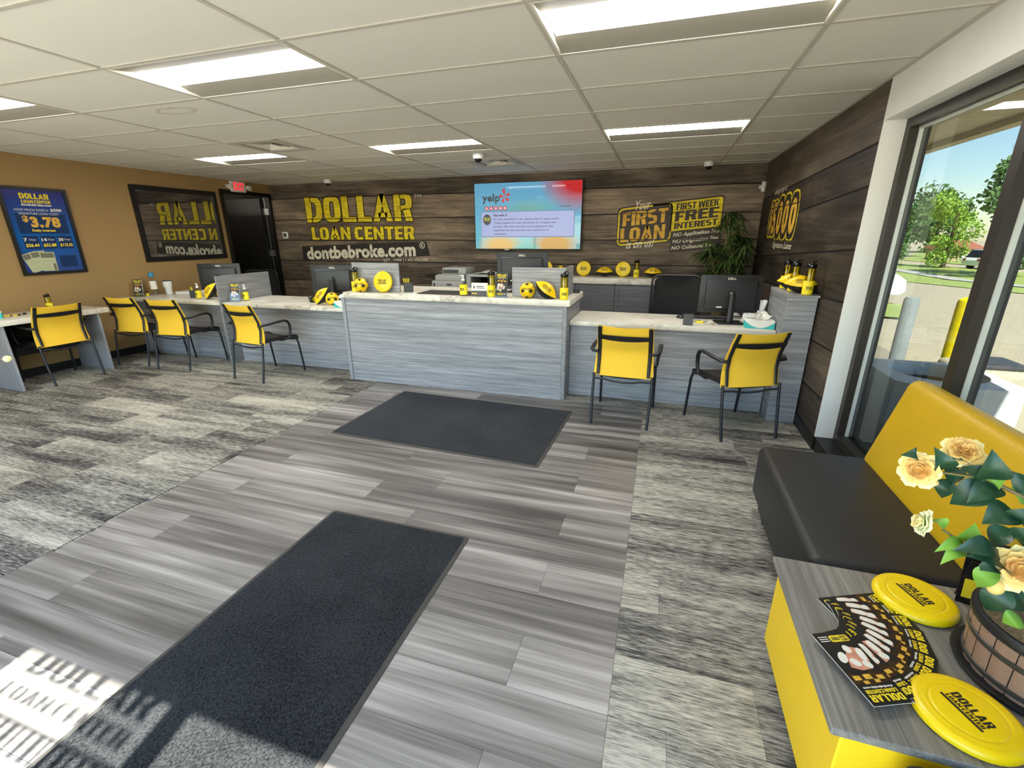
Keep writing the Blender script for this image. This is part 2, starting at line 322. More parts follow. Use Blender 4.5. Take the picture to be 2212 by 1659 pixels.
def _ring(w, h, tx, ty, a0=0.0, a1=2*PI, n=28, x0=0.0, y0=0.0, e=.62):
    v = []; f = []
    for i in range(n+1):
        a = a0+(a1-a0)*i/n; c, s = math.cos(a), math.sin(a); cc = math.copysign(abs(c)**e, c); s2 = math.copysign(abs(s)**e, s)
        v += [(x0+w/2+w/2*cc, y0+h/2+h/2*s2), (x0+w/2+(w/2-tx)*cc, y0+h/2+(h/2-ty)*s2)]
    for i in range(n): f.append((2*i, 2*i+2, 2*i+3, 2*i+1))
    return v, f
def _q(*p): return list(p), [(0, 1, 2, 3)]
def _r(x0, y0, x1, y1): return _q((x0, y0), (x1, y0), (x1, y1), (x0, y1))
T_ = .24
def block(ch):
    '''heavy condensed capitals, height 1: (advance, pieces)'''
    t = T_; h = .19
    if ch == 'O': return .66, [_ring(.66, 1, t, h)]
    if ch == 'D': return .66, [_r(0, 0, t, 1), _ring(.92, 1, t, h, -PI/2, PI/2, 16, -.26), _r(t*.9, 0, .22, h), _r(t*.9, 1-h, .22, 1)]
    if ch == 'C': return .64, [_ring(.66, 1, t, h, .62, 2*PI-.62, 26)]
    if ch == 'L': return .52, [_r(0, h, t, 1), _r(0, 0, .52, h)]
    if ch == 'I': return t, [_r(0, 0, t, 1)]
    if ch == 'E': return .54, [_r(0, 0, t, 1), _r(t, 0, .54, h), _r(t, 1-h, .54, 1), _r(t, .5-h*.45, .50, .5+h*.45)]
    if ch == 'F': return .52, [_r(0, 0, t, 1), _r(t, 1-h, .52, 1), _r(t, .46-h*.45, .47, .46+h*.5)]
    if ch == 'T': return .60, [_r(.30-t/2, 0, .30+t/2, 1-h), _r(0, 1-h, .60, 1)]
    if ch == 'N': return .68, [_r(0, 0, .21, 1), _r(.47, 0, .68, 1), _q((.20, 1), (.20, .62), (.48, 0), (.48, .40))]
    if ch == 'A': return .72, [_q((0, 0), (.225, 0), (.445, 1), (.25, 1)), _q((.495, 0), (.72, 0), (.47, 1), (.275, 1)), _r(.2, .16, .52, .33)]
    if ch == 'R': return .66, [_r(0, 0, t, 1), _ring(.62, .58, .22, .17, -PI/2, PI/2, 14, .03, .42), _r(t*.9, .42, .35, .58), _r(t*.9, .83, .35, 1), _q((.40, 0), (.66, 0), (.56, .46), (.30, .46))]
    if ch == 'S': return .62, [_ring(.62, .58, .23, .17, .75, 1.5*PI, 18, 0, .42), _ring(.62, .58, .23, .17, -PI/2, 1.25*PI-.75*0-PI*.0-.35*PI, 18, 0, 0) if False else _ring(.62, .59, .23, .17, -PI+.62, PI/2, 20, 0, 0)]
    if ch == 'W': return .98, [_q((.13, 0), (.34, 0), (.22, 1), (0, 1)), _q((.13, 0), (.33, 0), (.56, 1), (.42, 1)), _q((.64, 0), (.85, 0), (.56, 1), (.42, 1)), _q((.64, 0), (.85, 0), (.98, 1), (.76, 1))]
    if ch == 'K': return .68, [_r(0, 0, t, 1), _q((.20, .40), (.36, .52), (.66, 1), (.42, 1)), _q((.28, .56), (.42, 0), (.68, 0), (.44, .68))]
    return None
def glyphs(s, off=0.0, shear=0.0):
    k = (s, off, shear)
    if k not in _tc and off >= .04 and all(c == ' ' or block(c) for c in s):
        v = []; f = []; x = 0
        for c in s:
            if c == ' ': x += .22; continue
            a, ps = block(c)
            for pv, pf in ps: n0 = len(v); v += [(p[0]+x+shear*p[1], p[1]) for p in pv]; f += [tuple(i+n0 for i in q) for q in pf]
            x += a+.065
        x -= .065; _tc[k] = ([(p[0]/x, p[1]) for p in v], f, x)
    if k not in _tc:
        c = bpy.data.curves.new('lettering', 'FONT'); c.body = s; c.size = 1; c.offset = off; c.space_character = 1+off*1.3; c.shear = shear; c.resolution_u = 3; c.dimensions = '2D'; c.fill_mode = 'FRONT'
        o = bpy.data.objects.new('lettering', c); COL.objects.link(o); dg = bpy.context.evaluated_depsgraph_get(); dg.update()
        me = bpy.data.meshes.new_from_object(o.evaluated_get(dg)); v = [(p.co.x, p.co.y) for p in me.vertices]; f = [tuple(p.vertices) for p in me.polygons]
        x0 = min(p[0] for p in v); x1 = max(p[0] for p in v); y0 = min(p[1] for p in v); y1 = max(p[1] for p in v)
        _tc[k] = ([((x-x0)/(x1-x0), (y-y0)/(y1-y0)) for x, y in v], f, (x1-x0)/(y1-y0))
        bpy.data.objects.remove(o); bpy.data.curves.remove(c); bpy.data.meshes.remove(me)
    return _tc[k]
def text(b, s, O, u, v, w=None, h=None, off=.03, shear=0):
    g, f, asp = glyphs(s, off, shear); O = Vector(O); u = Vector(u); v = Vector(v)
    if w is None: w = h*asp
    if h is None: h = w/asp
    return b.add([O+u*(w*x)+v*(h*y) for x, y in g], f)
def textm(b, s, fn, off=.03, shear=0):
    g, f, asp = glyphs(s, off, shear); return b.add([fn(x, y) for x, y in g], f)
def rect(b, O, u, v, w, h):
    O = Vector(O); u = Vector(u)*w; v = Vector(v)*h; return b.add([O, O+u, O+u+v, O+v], [(0, 1, 2, 3)])
def rrect(x0, x1, y0, y1, r, n=4):
    p = []
    for cx, cy, a in ((x1-r, y0+r, -90), (x1-r, y1-r, 0), (x0+r, y1-r, 90), (x0+r, y0+r, 180)):
        for i in range(n+1): t_ = math.radians(a+90*i/n); p.append((cx+r*math.cos(t_), cy+r*math.sin(t_)))
    return p
def pl(b, pts, O, u, v):   # planar polygon in a (u, v) frame
    O = Vector(O); u = Vector(u); v = Vector(v); return b.poly([O+u*x+v*y for x, y in pts])
X, Yv, Z = Vector((1, 0, 0)), Vector((0, 1, 0)), Vector((0, 0, 1))
def dlc(b, fn, url=True):
    """the three-line shop lettering mapped through fn(x, y), x and y in 0..1"""
    textm(b, 'DOLLAR', lambda x, y: fn(x, .5+.5*y), .05)
    textm(b, 'LOAN CENTER', lambda x, y: fn(.01+x*.98, .20+.24*y), .04)
    if url: b.add([fn(-.05, 0), fn(1.05, 0), fn(1.05, .15), fn(-.05, .15)], [(0, 1, 2, 3)])
# ------------------------------------------------------------------ the room
XL, XR, YB, YF, HC = -3.869, 4.269, 5.093, -2.95, 2.438
XG = 4.44                                   # plane of the side window
b = B(); b.box(XL-.02, XG+.05, YF-.1, YB+.02, -.12, -.006); floor = struct(b.obj('floor', 'carpet'))
unit = {}
def plank(x0, x1, y0, y1, name, mat, zt, gap):
    k = (round(x1-x0, 3), round(y1-y0, 3), name)
    if k not in unit:
        q = B(); q.box(0, x1-x0-gap, 0, y1-y0-gap, -.005, zt); o = q.obj(name, mat, floor); unit[k] = o
    else: o = unit[k].copy(); COL.objects.link(o)
    o.location = (x0, y0, 0); return o
XS0, XS1, YS = .15, 3.012, 2.055               # the vinyl strip
for k in range(-15, 8):
    y0 = .42+.2286*k; y1 = min(y0+.2286, YS)
    if y0 >= YS or y1 < YF: continue
    x = (1.41-1.238*3) if k % 2 == 0 else (.55-1.238*2)
    while x < XS1:
        a_, c_ = max(x, XS0), min(x+1.238, XS1)
        if c_-a_ > .03: plank(a_, c_, max(y0, YF), y1, 'vinyl_plank', 'vinyl', 0, .0012)
        x += 1.238
def carpets(x0, x1, y0, y1, seed):
    rg = random.Random(seed); y = y0
    while y < y1-.02:
        yy = min(y+.25, y1); x = x0-rg.choice((0, .25, .5, .75))-.1*rg.random()
        while x < x1:
            a_, c_ = max(x, x0), min(x+1.0, x1)
            if c_-a_ > .03: plank(a_, c_, y, yy, 'carpet_plank', 'carpet', .002, .0008)
            x += 1.0
        y = yy
carpets(XL, XS0, -1.19, 3.06, 4); carpets(XS1, XR+.15, -1.2, 2.055, 9); carpets(XS0, XR-.02, 2.055, 2.805, 6)

# walls
b = B(); b.box(XL-.1, XR+.2, YB+.006, YB+.12, -.1, HC+.12); wall_back = struct(b.obj('wall_back', 'slot'))
JB = [0.0, .405, .763, 1.12, 1.478, 1.835, 2.193, HC+.01]
for i in range(7):
    b = B(); b.box(XL, XR, YB, YB+.007, JB[i]+.006, JB[i+1]-.006, .003, 1); b.obj('mural_plank', 'wood_back', wall_back)
b = B(); b.box(XR+.006, XR+.17, 1.575, YB+.1, -.1, HC+.12); wall_right = struct(b.obj('wall_right', 'slot'))
JR = [(0, 0), (.39, .30), (.75, .63), (1.10, .96), (1.45, 1.26), (1.84, 1.66), (2.09, 1.98), (HC+.01, HC+.01)]
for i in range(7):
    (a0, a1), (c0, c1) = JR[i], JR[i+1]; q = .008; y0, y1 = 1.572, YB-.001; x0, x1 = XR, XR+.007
    b = B(); b.hexa([(x0, y0, a0+q), (x1, y0, a0+q), (x1, y1, a1+q), (x0, y1, a1+q), (x0, y0, c0-q), (x1, y0, c0-q), (x1, y1, c1-q), (x0, y1, c1-q)]); b.obj('mural_plank', 'wood_right_shaded', wall_right)
struct(B().box(XR-.0005, XG+.05, 1.56, 1.574, -.1, HC+.1).obj('wall_right_pier', 'white_wall')); struct(B().box(XR, XG+.05, YF, 1.56, 2.208, HC+.1).obj('wall_right_header', 'white_wall')); struct(B().box(XR, XG+.05, YF, 1.56, -.1, .10).obj('wall_right_sill', 'baseboard'))
# left wall with a door opening and an observation window
DY0, DY1, DZ = 4.085, 5.045, 2.235
WY0, WY1, WZ0, WZ1 = 2.65, 3.95, 1.215, 2.23
b = B(); b.box(XL-.12, XL, YF, DY0, -.1, HC+.1); b.box(XL-.12, XL, DY1, YB+.1, -.1, HC+.1); b.box(XL-.12, XL, DY0, DY1, DZ, HC+.1); wall_left = struct(b.obj('wall_left', 'brown_wall'))
# front (street) wall behind the camera: glass panes between bronze mullions
b = B(); b.box(XL-.1, XG+.05, YF-.09, YF, 2.14, HC+.1); b.box(XL-.1, XG+.05, YF-.15, YF, -.12, .1); b.box(XL-.1, -2.9, YF-.15, YF, .1, 2.14); b.box(4.2, XG+.05, YF-.15, YF, .1, 2.14); wall_front = struct(b.obj('wall_front', 'white_wall'))
FM = [(-2.9, -2.84), (-1.0, -.93), (.925, 1.10), (1.885, 1.965), (3.2, 3.26), (4.14, 4.2)]
w2 = struct(B().box(-2.9, 4.2, YF-.1, YF-.03, 2.115, 2.14).box(-2.9, 4.2, YF-.1, YF-.03, .1, .14).obj('window_2', 'bronze'))
for a_, c_ in FM: B().box(a_, c_, YF-.1, YF-.03, .14, 2.115).obj('mullion', 'bronze', w2)
for i in range(len(FM)-1): B().box(FM[i][1], FM[i+1][0], YF-.068, YF-.062, .14, 2.115).obj('pane', 'front_glass', w2)
u_, v_ = X, Z; yv = YF-.06
b = B(); text(b, 'DOLLAR', (1.19, yv, 1.975), u_, v_, .64, .125, .045); text(b, 'LOAN CENTER', (1.19, yv, 1.865), u_, v_, .64, .075, .04); b.obj('window_lettering', 'print_yellow', w2)
# the band with cut-out letters: bars of film above, below and between the letters
b = B()
rect(b, (1.16, yv, 1.805), u_, v_, .70, .02); rect(b, (1.16, yv, 1.705), u_, v_, .70, .018)
for i in range(16): rect(b, (1.16+.0445*i, yv, 1.722), u_, v_, .016+.006*(i % 3), .085)
b.obj('window_band', 'print_black', w2)
for i, (px, tx) in enumerate([(.1, 'LOAN')]):
    b = B(); text(b, 'LOANS', (.30, yv, 1.92), u_, v_, .5, .14, .04); b.obj('window_lettering', 'print_yellow', w2)

# ceiling: tiles in a lay-in grid
b = B(); b.box(XL-.1, XG+.05, YF-.15, YB+.1, HC+.14, HC+.2); ceiling = struct(b.obj('ceiling', 'white_wall'))
GX, GY = 1.2192, .6096
LIGHTS = [(c, r) for r in (0, 4) for c in (-2, 0, 2)]; VENTS = [(-1, 3, 0), (0, 6, 1)]      # vent: half of a bay
tu = {}
def tile(x0, x1, y0, y1):
    k = (round(x1-x0, 3), round(y1-y0, 3))
    if k not in tu: q = B(); q.box(0, x1-x0, 0, y1-y0, 0, .012); o = q.obj('ceiling_tile', 'ceiling_tile', ceiling); tu[k] = o
    else: o = tu[k].copy(); COL.objects.link(o)
    o.location = (x0, y0, HC+.005); return o
cols = [max(XL, c*GX) for c in range(-4, 4)]+[XR+.0]; rows = [max(YF, r*GY) for r in range(-5, 9)]+[YB]
for ci in range(8):
    for ri in range(14):
        c, r = ci-4, ri-5
        if (c, r) in LIGHTS: continue
        x0, x1, y0, y1 = cols[ci]+.009, cols[ci+1]-.009, rows[ri]+.009, rows[ri+1]-.009
        if y1 < -1.9: continue
        hv = [q for q in VENTS if q[0] == c and q[1] == r]
        if hv:
            xm = c*GX+GX/2
            if hv[0][2] == 0: tile(xm+.009, x1, y0, y1)
            else: tile(x0, xm-.009, y0, y1)
        else: tile(x0, x1, y0, y1)
for c in range(-3, 4): B().box(c*GX-.012, c*GX+.012, YF, YB, HC, HC+.03).obj('grid_runner', 'grid', ceiling)
for r in range(-4, 9): B().box(XL, XR, r*GY-.012, r*GY+.012, HC-.0006, HC+.03).obj('grid_tee', 'grid', ceiling)
for k, (x0, x1, y0, y1) in enumerate([(XL, XL+.022, YF, YB), (XR-.022, XR, YF, YB), (XL, XR, YB-.022, YB)]): B().box(x0, x1, y0, y1, HC-.002, HC+.004).obj('wall_angle', 'grid', ceiling)
B().box(-GX/2-.012, -GX/2+.012, 3*GY, 4*GY, HC-.0003, HC+.03).obj('grid_tee', 'grid', ceiling); B().box(GX/2-.012, GX/2+.012, 6*GY, 7*GY, HC-.0003, HC+.03).obj('grid_tee', 'grid', ceiling)
b = B(); pts = [(.18*math.cos(a_/24*2*PI)*(1+.12*math.sin(a_*1.7)), .085*math.sin(a_/24*2*PI)*(1+.1*math.cos(a_*2.3))) for a_ in range(24)]
inn = [(x*.82, y*.76) for x, y in pts]; n_ = 24
b.add([(x, y, 0) for x, y in pts]+[(x, y, 0) for x, y in inn], [(i, (i+1) % n_, n_+(i+1) % n_, n_+i) for i in range(n_)]); o = b.obj('water_stain', 'stain', ceiling); o.location = (-.49, .80, HC+.0042)
# troffers
def troffer():
    t_ = thing('ceiling_light', '', 'light')
    w_, h_ = GX-.03, GY-.03; q = B(); qe = B()
    for s in (-1, 1):
        q.add([(-w_/2, s*h_/2, 0), (w_/2, s*h_/2, 0), (w_/2, s*.135, .030), (-w_/2, s*.135, .030)], [(0, 1, 2, 3)])
        qe.add([(s*w_/2, -h_/2, 0), (s*w_/2, h_/2, 0), (s*(w_/2-.004), .135, .030), (s*(w_/2-.004), -.135, .030)], [(0, 1, 2, 3)])
        qe.box(-w_/2, w_/2, s*h_/2-.006, s*h_/2+.006, -.001, .012); qe.box(s*w_/2-.006, s*w_/2+.006, -h_/2, h_/2, -.001, .012)
    qe.box(-w_/2, w_/2, -h_/2, h_/2, .075, .085)
    qe.obj('housing', 'troffer', t_); q.obj('wing', 'wing', t_)
    q = B(); q.sheet(lambda i, j: (-w_/2+.012+(w_-.024)*i, -.133+.266*j, .030-.008*math.sin(PI*j)), 1, 10); q.obj('diffuser', 'lens', t_, 180); return t_
T0 = troffer()
nm = {(-2, 4): 'lit ceiling panel nearest the exit sign, back row left', (0, 4): 'lit ceiling panel in the back row, beside the middle dome camera', (2, 4): 'lit ceiling panel in the back row right of the television',
      (-2, 0): 'lit ceiling panel cut off by the left edge of the photo', (0, 0): 'large lit ceiling panel in the front row, upper left', (2, 0): 'largest lit ceiling panel, cut by the top edge of the photo'}
for i, (c, r) in enumerate(LIGHTS):
    loc = ((c+.5)*GX, (r+.5)*GY, HC)
    if i == 0: T0.location = loc; T0['label'] = nm[(c, r)]; T0['group'] = 'recessed ceiling lights'
    else: dup(T0, loc, 0, nm[(c, r)], 'recessed ceiling lights')
# air vents
def vent():
    t_ = thing('ceiling_vent', 'square ceiling air vent left of centre, by the row of tiles before the back lights', 'vent', (0, 0, 0), 0, 'ceiling air vents')
    q = B(); o_ = .29
    for s in (-1, 1): q.box(-o_, o_, s*o_-.085*(s > 0), s*o_+.085*(s < 0), -.004, .02); q.box(s*o_-.085*(s > 0), s*o_+.085*(s < 0), -o_+.085, o_-.085, -.004, .02)
    q.obj('frame', 'grid', t_)
    for k in range(3):
        q = B(); r1 = .185-.052*k; r2 = r1-.04
        for s in (-1, 1):
            q.add([(-r1, s*r1, .004), (r1, s*r1, .004), (r2, s*r2, .035), (-r2, s*r2, .035)], [(0, 1, 2, 3)]); q.add([(s*r1, -r1, .004), (s*r1, r1, .004), (s*r2, r2, .035), (s*r2, -r2, .035)], [(0, 1, 2, 3)])
        q.obj('louver', 'troffer', t_)
    B().box(-.25, .25, -.25, .25, .06, .066).obj('backing', 'slot', t_); return t_
V0 = vent(); V0.location = (-.75*GX, 3.5*GY, HC); dup(V0, (.25*GX+GX*0+.0*GX+.0, 6.5*GY, HC), 0, 'square ceiling air vent above the television, behind a dome camera'); bpy.data.objects['ceiling_vent.001'].location = (.75*GX, 6.5*GY, HC)
def dome():
    t_ = thing('security_camera', '', 'camera')
    B().lathe([(.06, 0), (.062, -.03), (.056, -.055), (.045, -.058)], 24).obj('housing', 'white', t_, 40)
    B().lathe([(.042, -.056), (.04, -.07), (.03, -.086), (.014, -.095), (0, -.097)], 20).obj('dome', 'black_gloss', t_, 60); return t_
D0 = dome(); D0.location = (.95, 3.24, HC); tag(D0, 'white dome camera on the ceiling in front of the television', 'camera', 'dome cameras')
dup(D0, (3.52, 4.78, HC), 0, 'white dome camera at the ceiling edge above the first loan print'); dup(D0, (-2.33, 4.78, HC), 0, 'white dome camera at the ceiling edge above the big yellow wall lettering')
# motion sensor in the corner
t_ = thing('motion_sensor', 'white motion sensor high in the corner of the two plank walls', 'sensor', (XR-.03, YB-.03, 2.14), math.radians(45))
B().box(-.035, .035, -.035, .01, -.06, .065, .014, 3).obj('casing', 'white', t_, 40); B().box(-.02, .02, -.039, -.03, -.035, 0, .004, 1).obj('lens', 'grey_plastic', t_, 40)
B().box(-.02, .02, -.005, .045, -.02, .02).obj('bracket', 'white', t_)
# baseboards
struct(B().box(XL, XL+.012, YF, DY0-.05, 0, .1).obj('baseboard_left', 'baseboard'))
struct(B().box(XR-.012, XR, 1.56, YB-.01, 0, .1).box(XR-.012, XG+.02, 1.548, 1.56, 0, .1).obj('baseboard_right', 'baseboard'))
struct(B().box(XL, XR-.02, YB-.012, YB-.0005, 0, .1).obj('baseboard_back', 'baseboard'))
# door in the left wall, leaf swung open into the next room
d = struct(B().box(XL-.14, XL+.02, DY0-.05, DY0+.012, 0, DZ+.05).box(XL-.14, XL+.02, DY1-.012, DY1+.045, 0, DZ+.05).box(XL-.14, XL+.02, DY0, DY1, DZ-.012, DZ+.05).obj('door_1', 'frame_black'))
B().box(XL-.16-.93, XL-.15, DY1-.065, DY1-.02, .01, DZ-.03).obj('leaf', 'frame_black', d)
for z in (.3, 1.25, 1.98): B().box(XL-.145, XL-.02, DY1-.022, DY1-.0125, z-.055, z+.055).obj('hinge', 'steel', d)
B().box(XL-.10, XL-.085, DY1-.018, DY1-.0122, .02, DZ-.02).obj('jamb_seal', 'steel', d)
struct(B().box(-5.6, XL-.12, 3.2, 3.3, -.1, 2.6).box(-5.7, -5.6, 3.2, 5.6, -.1, 2.6).box(-5.6, XL-.12, 5.5, 5.6, -.1, 2.6).box(-5.6, XL-.1, 3.2, 5.6, -.1, -.004).obj('wall_passage', 'dark_room'))
struct(B().box(-5.7, XL-.11, 3.2, 5.6, 2.42, 2.6).obj('ceiling_passage', 'ceiling_tile'))
pl_ = bpy.data.lights.new('passage_lamp', 'AREA'); pl_.energy = 16; pl_.size = .5; pl_.color = (1, .93, .8); po = bpy.data.objects.new('passage_lamp', pl_); COL.objects.link(po); po.location = (-5.0, 4.0, 1.9); po.rotation_euler = (PI, 0, 0)
# observation window
wn_ = struct(B().box(XL-.03, XL+.025, WY0, WY1, WZ0, WZ0+.065).box(XL-.03, XL+.025, WY0, WY1, WZ1-.065, WZ1).box(XL-.03, XL+.025, WY0, WY0+.065, WZ0+.065, WZ1-.065).box(XL-.03, XL+.025, WY1-.065, WY1, WZ0+.065, WZ1-.065).obj('window_3', 'frame_black'))
B().box(XL-.001, XL+.006, WY0+.06, WY1-.06, WZ0+.06, WZ1-.06).obj('pane', 'one_way', wn_)
# side window onto the car park
g0 = 2.208
w1 = struct(B().box(XG-.055, XG+.055, YF, 1.56, g0-.055, g0).box(XG-.055, XG+.055, YF, 1.56, .1, .155).obj('window_1', 'bronze'))
FRM = [(1.50, 1.56), (.42, .485), (-.62, -.555), (-1.66, -1.595), (-2.70, -2.635)]
for a_, c_ in FRM:
    B().box(XG-.055, XG+.01, a_, c_, .155, g0-.055).obj('mullion', 'bronze', w1); B().box(XG+.01, XG+.055, a_+.004, c_-.004, .155, g0-.055).obj('outer_mullion', 'grey_dark', w1)
    B().box(XG-.008, XG+.014, a_-.010, a_-.0005, .155, g0-.055).obj('glazing_bead', 'aluminum', w1)
B().box(XG-.01, XG+.012, YF, 1.5, g0-.068, g0-.056).obj('glazing_bead', 'aluminum', w1)
for i in range(4): B().box(XG+.012, XG+.019, FRM[i+1][1], FRM[i][0], .155, g0-.055).obj('pane', 'window_glass', w1)
# thermostat
t_ = thing('thermostat', 'white square thermostat on the plank wall beside the door', 'thermostat', (-3.64, YB-.0005, 1.57))
B().box(-.062, .062, -.022, 0, -.058, .058, .014, 3).obj('casing', 'white', t_, 40); B().box(-.034, .034, -.0245, -.021, -.03, .034, .004, 1).obj('display', 'grey_dark', t_)
# exit sign
t_ = thing('exit_sign', 'lit red EXIT sign with two lamp heads above the door', 'sign', (XL+.001, 4.40, 2.345))
B().box(0, .05, -.15, .15, -.085, .085, .018, 3).obj('casing', 'white', t_, 40); B().box(0, .06, -.055, .055, .085, .0925, .003, 1).obj('canopy', 'white', t_)
b = B(); text(b, 'EXIT', (.0512, -.105, -.06), Yv, Z, .21, .12, .03); b.obj('lettering', 'red_led', t_)
for s in (-1, 1):
    q = B(); q.cyl((.03, s*.145, 0), (.035, s*.185, .002), .012, 10); q.cyl((.015, s*.195, .0), (.075, s*.205, -.01), .034, 18, .04); o = q.obj('lamp_head', 'white', t_, 40)
# ------------------------------------------------------------------ prints on the plank walls
yp = YB-.0016
def P2(b_, s, x0, z0, w_, h_, off=.03, sh=0, tilt=0, dy=0): text(b_, s, (x0, yp-dy, z0), Vector((1, 0, tilt)), Z, w_, h_, off, sh)
b = B()
for dx, dz in ((-.014, 0), (.014, 0), (0, -.014), (0, .014), (.010, -.010), (-.010, .010), (.01, .01), (-.01, -.01)):
    P2(b, 'DOLLAR', -3.115+dx, 1.785+dz, 2.15, .425, .06); P2(b, 'LOAN CENTER', -3.05+dx*.8, 1.485+dz*.8, 2.09, .22, .06)
b.obj('lettering_outline', 'mural_outline', wall_back)
b = B(); P2(b, 'DOLLAR', -3.115, 1.785, 2.15, .425, .06, dy=.0008); P2(b, 'LOAN CENTER', -3.05, 1.485, 2.09, .22, .06, dy=.0008); b.obj('lettering', 'mural_yellow', wall_back)
b = B(); b.poly([(-3.32, yp, 1.125), (-.69, yp, 1.225), (-.745, yp, 1.455), (-3.315, yp, 1.375)]); b.obj('lettering_band', 'mural_dark', wall_back)
b = B(); P2(b, 'dontbebroke.com', -3.22, 1.135, 2.26, .225, .045, 0, .036, .0008); P2(b, 'EST. 1998 | LAS VEGAS', -1.60, 1.095, .86, .07, .008, 0, .03, .0008); P2(b, 'TM', -.925, 2.135, .13, .065, 0)
t2 = [(.052*math.cos(a_/20*2*PI), .052*math.sin(a_/20*2*PI)) for a_ in range(20)]
b.add([(-.83+x, yp-.0008, 1.395+z) for x, z in t2]+[(-.83+.8*x, yp-.0008, 1.395+.8*z) for x, z in t2], [(i, (i+1) % 20, 20+(i+1) % 20, 20+i) for i in range(20)]); P2(b, 'R', -.853, 1.367, .045, .055, .02, dy=.0008)
b.obj('lettering', 'mural_white', wall_back)
# first loan print
O2 = Vector((2.395, yp, 1.32)); U2 = Vector((1, 0, .099))
def fr(b_, x0, x1, y0, y1, r, t_, dy=0):
    a_ = rrect(x0, x1, y0, y1, r, 5); c_ = rrect(x0+t_, x1-t_, y0+t_, y1-t_, max(r-t_, .01), 5); n = len(a_); O = O2-Vector((0, dy, 0))
    b_.add([O+U2*x+Z*y for x, y in a_]+[O+U2*x+Z*y for x, y in c_], [(i, (i+1) % n, n+(i+1) % n, n+i) for i in range(n)])
def T2(mt, s, x, y, w_, h_, off=.03, sh=0, dy=.0012): b_ = B(); text(b_, s, O2+U2*x+Z*y-Vector((0, dy, 0)), U2, Z, w_, h_, off, sh); b_.obj('lettering', mt, wall_back)
b = B(); pl(b, rrect(-.015, 1.40, .185, .605, .05), O2+Vector((0, .0006, 0)), U2, Z); pl(b, rrect(-.015, .76, .05, .60, .07), O2+Vector((0, .0008, 0)), U2, Z); pl(b, rrect(.75, 1.42, -.095, .19, .04), O2-Vector((0, .0008, 0)), U2, Z); b.obj('print_shadow', 'mural_brown', wall_back)
b = B(); fr(b, 0, .745, .068, .585, .07, .022); pl(b, rrect(.70, 1.385, .20, .585, .04), O2, U2, Z); pl(b, [(.47, .562), (.72, .562), (.72, .585), (.47, .585)], O2, U2, Z); b.obj('print_panel', 'mural_yellow', wall_back)
b = B(); pl(b, rrect(.045, .73, .09, .555, .06), O2-Vector((0, .0005, 0)), U2, Z); b.obj('print_backing', 'mural_brown', wall_back)
T2('mural_gold', 'FIRST', .065, .335, .62, .19, .055); T2('mural_gold', 'LOAN', .045, .115, .62, .195, .055)
T2('mural_brown', 'FIRST WEEK', .79, .475, .545, .085, .05); T2('mural_brown', 'FREE', .785, .325, .56, .135, .07); T2('mural_brown', 'INTEREST', .785, .225, .56, .08, .05)
T2('mural_white', 'Your', .235, .54, .21, .125, .012, .35, .0016); T2('mural_white', 'is on us!', .135, .015, .40, .125, .014, .3, .0016); T2('mural_white', 'NO Application Fee', .785, .105, .60, .068, .03, .12); T2('mural_white', 'NO Origination Fee', .78, .015, .60, .068, .03, .12); T2('mural_white', 'NO Collateral Req.', .775, -.075, .58, .068, .03, .12)
# five thousand print on the right wall
xp = XR-.0016; Vm = -Yv
b = B(); b2 = B(); b3 = B()
gl_ = [('$', 4.47, .14), ('5', 4.31, .17), (',', 4.13, .05), ('0', 4.06, .20), ('0', 3.80, .22), ('0', 3.51, .25)]
for i, (s, y, w_) in enumerate(gl_):
    text(b, s, (xp-.0014, y, 1.55 if s != ',' else 1.52), Vm, Z, w_, .35 if s != ',' else .11, .05)
    if s != ',':
        for q, g, e, hg in ((b2, .045, .0006, .055), (b3, .065, 0, .075)):
            n = 20; cy, cz = y-w_/2, 1.725; hh = .175+hg-(.03 if i < 2 else 0)
            q.poly([(xp-e-.00002*i, cy-(w_/2+g)*math.copysign(abs(math.cos(a_/n*2*PI))**.6, math.cos(a_/n*2*PI)), cz+hh*math.copysign(abs(math.sin(a_/n*2*PI))**.75, math.sin(a_/n*2*PI))) for a_ in range(n)])
b3.obj('print_outline', 'mural_yellow', wall_right); b2.obj('print_backing', 'mural_dark', wall_right); b.obj('lettering', 'mural_gold', wall_right)
b = B(); text(b, 'Always up to', (xp-.0022, 4.42, 1.965), Vector((0, -1, .03)), Z, .60, .085, .014, .3); text(b, 'Signature Loans', (xp-.0022, 4.08, 1.385), Z*0+Vector((0, -1, .0)), Z, .86, .085, .014, .3); b.obj('lettering', 'mural_white', wall_right)
# poster
t_ = thing('framed_poster', 'blue framed loan price poster on the brown wall', 'poster', (XL+.001, 1.585, 1.615))
hw, hh = .315, .478
B().box(0, .025, -hw, hw, -hh, -hh+.03).box(0, .025, -hw, hw, hh-.03, hh).box(0, .025, -hw, -hw+.03, -hh+.03, hh-.03).box(0, .025, hw-.03, hw, -hh+.03, hh-.03).obj('frame', 'frame_black', t_)
tm = NT('poster_print'); gy = tm.n('SeparateXYZ'); tm.l(tm.n('TexCoord').outputs['Generated'], gy.inputs[0]); tm.l(tm.ramp(tm.math('ADD', gy.outputs[2], tm.math('MULTIPLY', tm.noise(tm.coord('Object'), 3, 2), .08)), [(0, lin(52, 66, 128)), (.45, lin(18, 92, 168)), (1, lin(52, 58, 128))]), tm.b.inputs['Base Color']); tm.setb(Roughness=.12)
B().box(0, .008, -hw+.02, hw-.02, -hh+.02, hh-.02).obj('print', tm.m, t_)
def PT(mt, s, y, z, w_, h_, off=.03, sh=0): b_ = B(); text(b_, s, (.0095, y, z), Yv, Z, w_, h_, off, sh); b_.obj('lettering', mt, t_)
MT['poster_navy'] = plain('poster_navy', (26, 52, 98), .2, var=.05)
